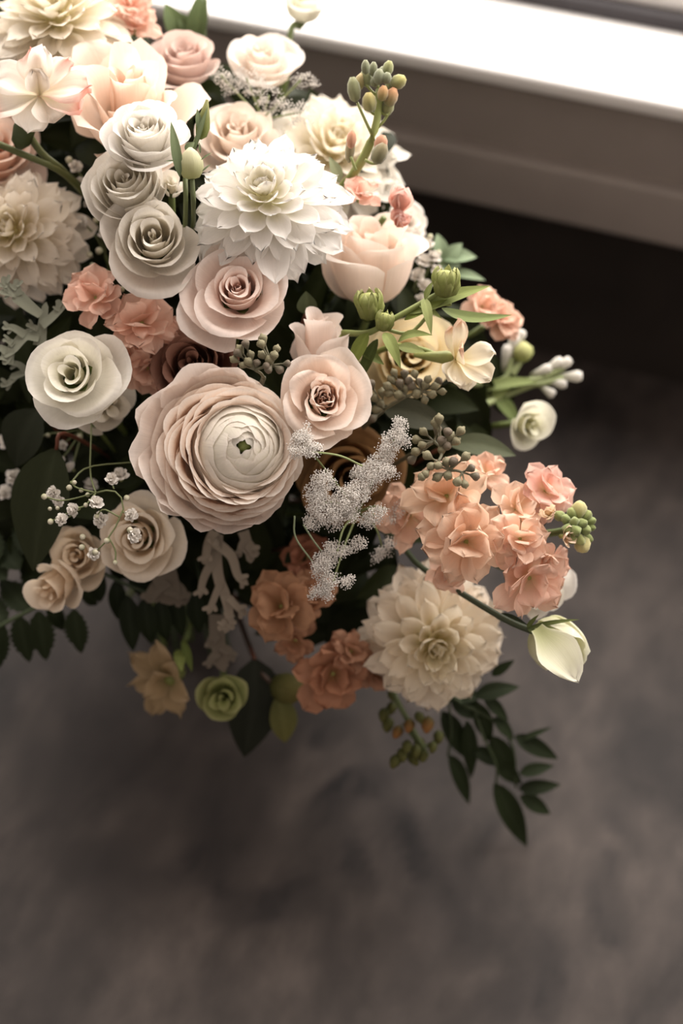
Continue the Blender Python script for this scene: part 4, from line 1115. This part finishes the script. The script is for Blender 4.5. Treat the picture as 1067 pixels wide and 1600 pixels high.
t = breath("sharp baby's breath sprig with round buds over the soft cream rose", 150, 790, .885,
           [(118, 796, 14, 0), (98, 812, 12, 0), (149, 788, 14, 0), (207, 806, 13, 0), (207, 836, 14, -.003), (173, 750, 12, .005), (144, 866, 12, .008), (85, 770, 13, .02), (160, 812, 15, .012), (188, 745, 16, .035), (92, 782, 11, .02)],
           [(69, 776, 5, 0), (79, 815, 5, 0), (108, 762, 5, .01), (116, 754, 4, 0), (134, 789, 4, 0), (151, 807, 4, 0), (167, 845, 5, 0), (128, 855, 5, .005), (129, 839, 5, .005), (149, 863, 5, 0), (203, 828, 5, -.005), (180, 879, 4, 0), (198, 778, 5, 0), (78, 795, 3.5, .01), (90, 794, 3.5, .01), (127, 766, 4, .01), (137, 773, 4, .01)],
           [[(150, 770, .005), (134, 789, 0), (118, 796, 0), (79, 815, 0)], [(150, 770, .005), (120, 762, 0), (110, 752, 0)], [(69, 776, 0), (100, 782, .004), (150, 770, .005)], [(150, 770, .005), (172, 766, .0), (188, 775, .0), (192, 800, .0), (170, 840, 0), (152, 860, 0)],
            [(192, 800, 0), (207, 806, 0)], [(187, 808, 0), (162, 796, 0), (151, 807, 0)], [(150, 770, .005), (141, 740, .02), (142, 690, .03), (143, 660, .05)], [(180, 879, 0), (180, 860, .001), (170, 840, 0)], [(173, 750, .005), (178, 764, .002)], [(100, 812, 0), (118, 802, 0)], [(110, 755, .01), (138, 730, .02), (210, 722, .04)]])
stem_to_bind(t, P(143, 660, .935), .0012)
t = breath("dim baby's breath sprig in the dark gap by the white lisianthus", 140, 350, .965,
           [(118, 262, 12, 0), (130, 348, 13, 0), (165, 368, 13, 0), (125, 285, 9, 0), (138, 320, 8, .01)],
           [(150, 344, 5, 0), (155, 392, 6, 0), (190, 452, 5, -.04), (140, 398, 5, 0), (164, 426, 6, -.03), (108, 250, 6, 0), (145, 415, 5, -.01)],
           [[(130, 348, 0), (150, 370, .01), (165, 400, .02)], [(118, 262, 0), (140, 300, .01), (165, 400, .02)], [(165, 368, 0), (165, 400, .02)]])
stem_to_bind(t, P(165, 400, .985), .0012)
t = breath("blurred white baby's breath beside the big blush rose by the wall", 665, 400, .985,
           [(652, 372, 15, 0), (668, 385, 14, 0), (676, 405, 14, 0), (660, 410, 15, 0), (655, 432, 14, 0), (680, 425, 13, 0), (664, 448, 13, 0), (648, 395, 13, .01), (640, 372, 12, .01), (658, 470, 12, 0)],
           [(672, 370, 5, 0), (685, 395, 5, 0)], [[(652, 372, 0), (655, 420, .01), (640, 470, .02)], [(676, 405, 0), (660, 440, .01), (640, 470, .02)]])
stem_to_bind(t, P(640, 470, 1.005), .0012)
t = breath("shadowed baby's breath sprig under the green-throated lisianthus", 90, 720, .965,
           [(48, 692, 13, 0), (92, 722, 13, 0), (20, 745, 15, .01), (112, 732, 11, 0), (12, 690, 16, .02), (100, 695, 9, 0), (140, 760, 14, .01), (10, 770, 14, .02)],
           [(75, 680, 4, 0), (125, 682, 5, 0), (66, 740, 5, 0)], [[(48, 692, 0), (75, 678, 0), (100, 676, .0), (130, 670, .02)], [(92, 722, 0), (110, 700, .01), (130, 670, .02)], [(112, 732, 0), (130, 670, .02)], [(20, 745, .01), (70, 715, .01), (130, 670, .02)]])
stem_to_bind(t, P(130, 670, .985), .0012)

# white tufted buds at the right, blurred
t = head('bud_sprig', 'blurred sprig of white buds reaching out past the crimped bloom', 'sprig', 830, 590, 1.035, .5, .2, 0)
for u, v, r, l, du, dv in [(862, 572, 8, 20, .8, -.5), (878, 572, 8, 18, .7, -.6), (890, 588, 9, 20, 1, 0), (845, 580, 8, 18, .8, -.3), (868, 598, 8, 18, .9, .2), (800, 545, 10, 24, .3, -1), (790, 560, 9, 22, .2, -1), (855, 610, 8, 14, .7, .5), (810, 532, 8, 18, .4, -1)]:
    R, Z = S(r, 1.035), S(l, 1.035)
    g = Mesher(); lathe(g, [(.3 * R, -Z), (.6 * R, -.5 * Z), (.75 * R, 0), (1.0 * R, .6 * Z), (.7 * R, .95 * Z), (.1 * R, Z)], lin('a3a68c'), at_px(t, u, v, 1.035, screen_dir(du, dv, .2)), 9, .06, 5, lin('efebe4'), .7)
    link('bud', g.data('bud', 'petal'), t)
g = Mesher(); R = S(17, 1.035); lathe(g, [(.2 * R, -R), (.8 * R, -.6 * R), (R, 0), (.8 * R, .6 * R), (.2 * R, R)], lin('8f9a55'), at_px(t, 816, 550, 1.035, screen_dir(.1, -.8, .5)), 10, .06, 5, lin('c3c48a'))
link('bud', g.data('bud', 'leaf'), t)
for pts in [[(855, 590, 1.035), (820, 595, 1.035), (770, 600, 1.035), (700, 600, 1.02)], [(880, 575, 1.035), (850, 590, 1.035)], [(880, 590, 1.035), (840, 600, 1.035), (790, 600, 1.035)], [(800, 560, 1.035), (790, 590, 1.035), (770, 600, 1.035)], [(816, 560, 1.035), (800, 585, 1.035)], [(840, 598, 1.035), (780, 622, 1.035), (740, 640, 1.01)]]:
    stalk(t, pts, 5, 6, lin('8d976a'))
leaf(t, (740, 612, 1.035), (850, 596, 1.035), 10, col=lin('7f8b58'))
leaf(t, (770, 615, 1.035), (812, 668, 1.035), 12, col=lin('6f7d4c'))
leaf(t, (755, 625, 1.035), (800, 605, 1.035), 12, col=lin('98a468'))
stem_to_bind(t, P(700, 602, 1.02))

# ------------------------------------------------------------------ foliage
t = head('leafy_branch', 'dark green branch of narrow leaves trailing onto the floor', 'branch', 760, 1140, 1.04, .3, -.2, 0)
DK = lin('202815')
for i, (a, b, w) in enumerate([((743, 1088), (812, 1073), 15), ((755, 1089), (794, 1126), 11), ((768, 1055), (804, 1031), 8), ((690, 1112), (728, 1185), 17), ((701, 1180), (733, 1257), 15), ((768, 1150), (804, 1212), 17), ((804, 1150), (872, 1186), 14),
                               ((812, 1157), (863, 1136), 5), ((812, 1209), (866, 1196), 11), ((810, 1232), (876, 1226), 12), ((812, 1244), (860, 1272), 13), ((772, 1224), (823, 1323), 19), ((737, 1171), (790, 1197), 13), ((729, 1126), (736, 1217), 13), ((745, 1098), (766, 1160), 15),
                               ((770, 1122), (803, 1156), 12), ((705, 1098), (765, 1118), 17), ((775, 1190), (815, 1225), 13), ((700, 1095), (760, 1085), 12)]):
    dA = 1.03 + .00022 * (a[1] - 1080); dB = 1.032 + .00024 * (b[1] - 1080)
    leaf(t, (a[0], a[1], dA), (b[0], b[1], dB), w, F(.2 * math.sin(i * 2.1), .4 + .3 * math.cos(i * 1.7)), col=DK * (.8 + .25 * (i % 3)), col2=DK * 1.15, sag=.05, fold=.25, shape=.95)
stalk(t, [(690, 1060, 1.03), (715, 1095, 1.03), (770, 1125, 1.04), (800, 1165, 1.055), (806, 1230, 1.065)], 3, 2.5, lin('38422a'))
stalk(t, [(700, 1090, 1.03), (705, 1140, 1.04), (700, 1182, 1.05)], 2, 2, lin('38422a'), 'side_stem')
stalk(t, [(740, 1105, 1.035), (755, 1150, 1.04), (775, 1195, 1.05), (775, 1226, 1.06)], 2.5, 2, lin('38422a'), 'side_stem')
stem_to_bind(t, P(690, 1060, 1.03))

t = head('fern_frond', 'dark frond of serrated leaflets lowest at the left', 'branch', 40, 960, 1.0, -.2, 0, 0)
FN = lin('262e1b')
for i, (a, b, w) in enumerate([((30, 962), (46, 1035), 15), ((60, 955), (72, 1032), 16), ((116, 952), (127, 1021), 15), ((4, 972), (-2, 1044), 15), ((10, 975), (-40, 920), 16), ((45, 955), (0, 905), 17), ((80, 935), (30, 880), 16), ((100, 925), (60, 860), 15), ((125, 918), (152, 945), 12), ((-20, 985), (-35, 1050), 14), ((30, 890), (-10, 845), 16), ((10, 905), (-30, 870), 16), ((60, 870), (20, 815), 15), ((-5, 880), (-25, 810), 15), ((75, 945), (100, 985), 11)]):
    leaf(t, (a[0], a[1], 1.0), (b[0], b[1], 1.02), w * 1.2, F(.1 * math.sin(i * 2), .5), 'leaflet', col=FN * 1.1, col2=FN * .9, serr=9, nv=37, sag=.04, fold=.2)
stalk(t, [(-40, 1000, 1.0), (30, 962, 1.0), (90, 932, 1.0), (150, 890, 1.0), (220, 800, 1.02)], 3.2, 3.5, lin('3f4a30'), 'stem')
stem_to_bind(t, P(220, 800, 1.02))

t = head('leafy_branch', 'near black leaves hanging between the cream rose and the tan bloom', 'branch', 230, 960, 1.0, 0, -.2, 0)
for i, (a, b, w) in enumerate([((163, 900), (155, 942), 10), ((182, 905), (184, 968), 14), ((198, 930), (208, 1018), 17), ((225, 935), (236, 1006), 17), ((252, 935), (260, 1002), 16), ((275, 930), (285, 995), 15), ((305, 925), (312, 990), 15), ((330, 930), (335, 1000), 14), ((240, 905), (300, 940), 20), ((200, 905), (250, 930), 18)]):
    leaf(t, (a[0], a[1], .995), (b[0], b[1], 1.012), w, F(.2 * math.sin(i), .4), col=lin('181f12'), col2=lin('1e2615'), sag=.05)
stalk(t, [(160, 895, .995), (230, 925, .995), (310, 925, 1.0), (300, 860, 1.03)], 3, 3, lin('2c3622'))
stem_to_bind(t, P(300, 860, 1.03))

def single_leaf(label, a, b, w, col, nrm, name='eucalyptus_leaf', stem=None, via=(), **kw):
    t = head(name, label, 'leaf', (a[0] + b[0]) / 2, (a[1] + b[1]) / 2, (a[2] + b[2]) / 2, 0, .3, 0)
    leaf(t, a, b, w, nrm, 'blade', col=col, **kw)
    stem_to_bind(t, P(*a), .0013, via, lin('6b4030') if stem is None else stem, 'petiole')
    return t
single_leaf('large dark oval leaf beside the sharp baby\'s breath', (88, 702, .935), (52, 892, .95), 52, lin('2a2f1c'), F(-.3, .2), nv=17, nu=9, sag=.05, via=[P(104, 678, .94)])
single_leaf('dark leaf under the green-throated lisianthus', (60, 640, .955), (25, 730, .965), 40, lin('23271a'), F(-.3, .2))
single_leaf('blurred grey oval leaf above the peach stock', (700, 694, .955), (806, 712, .955), 20, lin('4d523d'), F(.2, .5), shape=1.15)
single_leaf('dark heart-shaped leaf hanging lowest behind the greenish bloom', (398, 1030, 1.02), (382, 1183, 1.05), 44, lin('262920'), F(.3, -.3), shape=.85, nu=9, nv=17)
single_leaf('dark pointed leaf beside the shade-darkened peach stock', (470, 850, .985), (448, 905, .985), 16, lin('27301f'), F(.2, .2))
single_leaf('olive leaf between the blush roses and the big turned rose', (478, 490, .935), (478, 455, .93), 16, lin('525a40'), F(.2, .2))
single_leaf('olive oval leaf behind the dark seed sprig', (600, 640, .945), (700, 668, .95), 24, lin('38382a'), F(.1, .3))

t = head('leafy_branch', 'blurred sage green leaves against the dark wall', 'branch', 715, 410, 1.02, .4, .4, 0)
for a, b, w in [((690, 415), (683, 365), 13), ((688, 405), (745, 402), 14), ((695, 428), (758, 438), 9), ((690, 415), (722, 380), 12), ((680, 420), (720, 415), 12)]:
    leaf(t, (a[0], a[1], 1.02), (b[0], b[1], 1.02), w, F(.2, .5), col=lin('6d8060'), col2=lin('8a9a7c'), shape=1.15)
stalk(t, [(692, 410, 1.02), (670, 450, 1.02), (620, 500, 1.03)], 3, 3, lin('6d7a50'))
stem_to_bind(t, P(620, 500, 1.03))
t = head('leafy_branch', 'blurred green stems before the bright sill at the top', 'branch', 290, 30, 1.03, 0, .8, 0)
for a, b, w in [((285, 70), (258, 5), 18), ((300, 80), (318, -20), 16), ((300, 60), (280, 20), 14)]:
    leaf(t, (a[0], a[1], 1.03), (b[0], b[1], 1.03), w, F(.2, .3), col=lin('3f4a2c'), col2=lin('5a6840'))
stalk(t, [(318, 0, 1.03), (315, 60, 1.03), (310, 150, 1.05)], 7, 7, lin('4f5c38'))
stem_to_bind(t, P(310, 150, 1.05))

# dusty miller: lobed felted leaves
def lobed(t, spine, lobes, w0, w1, col, d, name='leaf'):
    """spine: px points; lobes: (px points, end half width). One blade = its spine plus its lobes"""
    inv = TM[t.name].inverted()
    n = inv.to_3x3() @ F(-.1, .35)
    mb = Mesher()
    def strip(pts, wa, wb, k):
        c = catmull([inv @ P(q[0], q[1], d + (q[2] if len(q) > 2 else 0)) for q in pts], 12)
        tg = np.gradient(c, axis=0); tg /= np.linalg.norm(tg, axis=1)[:, None]
        sd = np.cross(np.array(n), tg); sd /= np.linalg.norm(sd, axis=1)[:, None]
        v = np.linspace(0, 1, 12)
        w = S(1, d) * (wa + (wb - wa) * v) * np.sqrt(np.clip(1 - np.clip((v - .88) / .12, 0, 1) ** 2, 0.02, 1))
        vv, uv = [], []
        for j in range(12):
            for i, s in enumerate((-1, -.5, 0, .5, 1)):
                vv.append(c[j] + sd[j] * w[j] * s + np.array(n) * (w[j] * .12 * (abs(s) - .4) + k * .0002)); uv.append((s, v[j]))
        mb.add(vv, grid_faces(5, 12), col, uv)
    strip(spine, w0, w1, 0)
    for k, (pts, wa, wb) in enumerate(lobes):
        strip(pts, wa, wb, k + 1)
        e, f = np.array(pts[-1][:2], float), np.array(pts[-2][:2], float)
        dr = (e - f) / (np.linalg.norm(e - f) + 1e-6); nr = np.array([-dr[1], dr[0]])
        for sg in (-1, 1):                       # side teeth near the tip of the lobe
            p0 = e - dr * 11 * (1.0 if sg > 0 else 1.5); p2 = p0 + dr * 8 + nr * sg * (wb + 6)
            strip([tuple(p0), tuple((p0 + p2) / 2 + dr * -1), tuple(p2)], wb * .9, wb * .6, k + 1.5)
    return link(name, mb.data(name, 'felt'), t)
GY = lin('7b7d6d')
t = head('dusty_miller', 'grey felted lobed leaf beside the green-throated lisianthus', 'leaf', 60, 500, .925, -.2, .3, 0)
lobed(t, [(62, 540), (66, 510), (72, 472)], [([(62, 525), (40, 524), (20, 545), (2, 556)], 11, 8), ([(40, 524), (20, 512), (3, 513)], 7, 4), ([(22, 540), (12, 532), (4, 533)], 5, 3), ([(18, 545), (14, 560), (5, 570)], 6, 5), ([(60, 515), (48, 510), (41, 508)], 5, 3), ([(66, 510), (84, 495), (98, 480), (106, 470)], 8, 6), ([(90, 490), (92, 478), (90, 470)], 5, 3)], 11, 5, GY, .925)
lobed(t, [(64, 492), (45, 478), (22, 458)], [([(28, 462), (14, 450), (4, 432)], 8, 5), ([(30, 462), (26, 446), (26, 436)], 7, 4), ([(24, 460), (10, 458), (0, 456)], 6, 4)], 7, 12, GY, .92)
lobed(t, [(60, 560), (40, 580), (15, 590)], [([(40, 580), (30, 570), (10, 565)], 6, 4), ([(25, 588), (12, 600), (0, 602)], 6, 4)], 6, 6, GY * .8, .94)
stem_to_bind(t, P(62, 545, .93), .0018, (), GY)
t = head('dusty_miller', 'taupe grey lobed leaves hanging under the ranunculus', 'leaf', 350, 910, .965, 0, -.1, 0)
TP = lin('7f7466')
lobed(t, [(340, 835), (338, 870), (342, 905), (352, 930), (358, 955)], [([(338, 860), (330, 880), (318, 905), (312, 935)], 9, 5), ([(340, 850), (362, 870), (372, 900), (388, 914)], 9, 5), ([(345, 910), (335, 935), (325, 960)], 6, 5), ([(352, 930), (358, 960), (352, 990)], 8, 6), ([(354, 955), (362, 970), (370, 975)], 6, 3), ([(352, 970), (345, 980), (340, 982)], 5, 3), ([(358, 935), (372, 950), (386, 962)], 6, 5)], 9, 8, TP, .965)
lobed(t, [(335, 830), (325, 850), (320, 880)], [([(328, 840), (336, 848), (342, 846)], 7, 5), ([(326, 850), (322, 870), (318, 882)], 6, 5)], 8, 6, TP * 1.1, .96)
lobed(t, [(380, 830), (388, 855), (392, 880)], [([(388, 850), (396, 862), (402, 870)], 8, 6), ([(384, 840), (376, 855), (374, 872)], 6, 4)], 9, 6, TP * .85, .97)
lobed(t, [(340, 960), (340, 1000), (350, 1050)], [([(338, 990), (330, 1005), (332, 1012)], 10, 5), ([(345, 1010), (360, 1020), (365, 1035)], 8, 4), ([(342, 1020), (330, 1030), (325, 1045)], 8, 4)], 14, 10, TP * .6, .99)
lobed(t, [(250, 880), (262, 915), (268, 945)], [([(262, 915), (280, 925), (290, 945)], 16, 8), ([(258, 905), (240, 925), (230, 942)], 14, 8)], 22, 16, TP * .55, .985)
stem_to_bind(t, P(340, 835, .97), .0018, (), TP)

# filler greenery deep inside the bouquet; rear layers added unseen to block window light
NP = np.array(NODES)
sil = [(-70, -30), (180, 30), (330, 110), (480, 160), (590, 240), (640, 340), (680, 450), (740, 530), (780, 600), (770, 700), (690, 790), (640, 860), (600, 960), (520, 1000), (400, 980), (330, 930), (200, 880), (60, 880), (-70, 850)]
def inside(u, v):
    c = False
    for (x0, y0), (x1, y1) in zip(sil, sil[1:] + sil[:1]):
        if (y0 > v) != (y1 > v) and u < (x1 - x0) * (v - y0) / (y1 - y0) + x0:
            c = not c
    return c
def depth_at(u, v):
    w = 1.0 / ((NP[:, 0] - u) ** 2 + (NP[:, 1] - v) ** 2 + 900.0)
    w = w ** 1.5
    return float((w * NP[:, 2]).sum() / w.sum())
rg = np.random.default_rng(99)
cells = {}
for lay, back, st, ins in ((0, .060, 50, 0), (1, .085, 50, 0), (2, .13, 60, 40), (3, .18, 64, 90)):
    for gu in range(-60, 800, st):
        for gv in range(-20, 1000, st):
            u, v = gu + rg.uniform(-18, 18), gv + rg.uniform(-18, 18)
            if inside(u, v) and (not ins or all(inside(u + x, v + y) for x, y in ((ins, 0), (0, ins), (0, -ins), (ins, ins)))):
                cells.setdefault((gu // 215, gv // 215), []).append((u, v, depth_at(u, v) + back + rg.uniform(-.006, .01)))
used = set()
HEADS = [(o, o['label']) for o in COL.objects if o.parent is None and 'label' in o]
for key, lv in cells.items():
    if len(lv) < 4:
        continue
    cu = sum(q[0] for q in lv) / len(lv); cv = sum(q[1] for q in lv) / len(lv); cdp = max(q[2] for q in lv) + .02
    best = min((h for h in HEADS if h[0].name not in used and h[0].name.split('.')[0] in ('rose', 'dahlia', 'lisianthus', 'stock', 'ranunculus')), key=lambda h: (TM[h[0].name].translation - P(cu, cv, cdp)).length)
    used.add(best[0].name)
    lb = best[1].split()[:11]
    while lb[-1] in ('the', 'a', 'of', 'by', 'and', 'under', 'behind', 'beside', 'above', 'with', 'between', 'its', 'over', 'at', 'big', 'white', 'blush', 'peach', 'three', 'low', 'green', 'bright', 'in'):
        lb.pop()
    t = thing('foliage_spray', 'dark leafy spray behind the ' + ' '.join(lb), 'foliage', frame(P(cu, cv, cdp), F(0, .3)), 'dark filler greenery inside the bouquet')
    for (u, v, d) in lv:
        a = rg.uniform(0, 6.28); L = rg.uniform(34, 52)
        du, dv = math.cos(a) * L, math.sin(a) * L
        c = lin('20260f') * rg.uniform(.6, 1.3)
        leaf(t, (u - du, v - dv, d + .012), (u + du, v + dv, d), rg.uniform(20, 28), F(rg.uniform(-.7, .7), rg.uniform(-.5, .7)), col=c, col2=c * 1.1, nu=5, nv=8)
        stalk(t, [(u - du, v - dv, d + .012), ((u + cu) / 2, (v + cv) / 2, (d + cdp) / 2 + .006), (cu, cv, cdp)], 1.8, 2.2, lin('2c3522'), 'twig', n=6)
    stem_to_bind(t, P(cu, cv, cdp), .002, (), lin('333d28'))
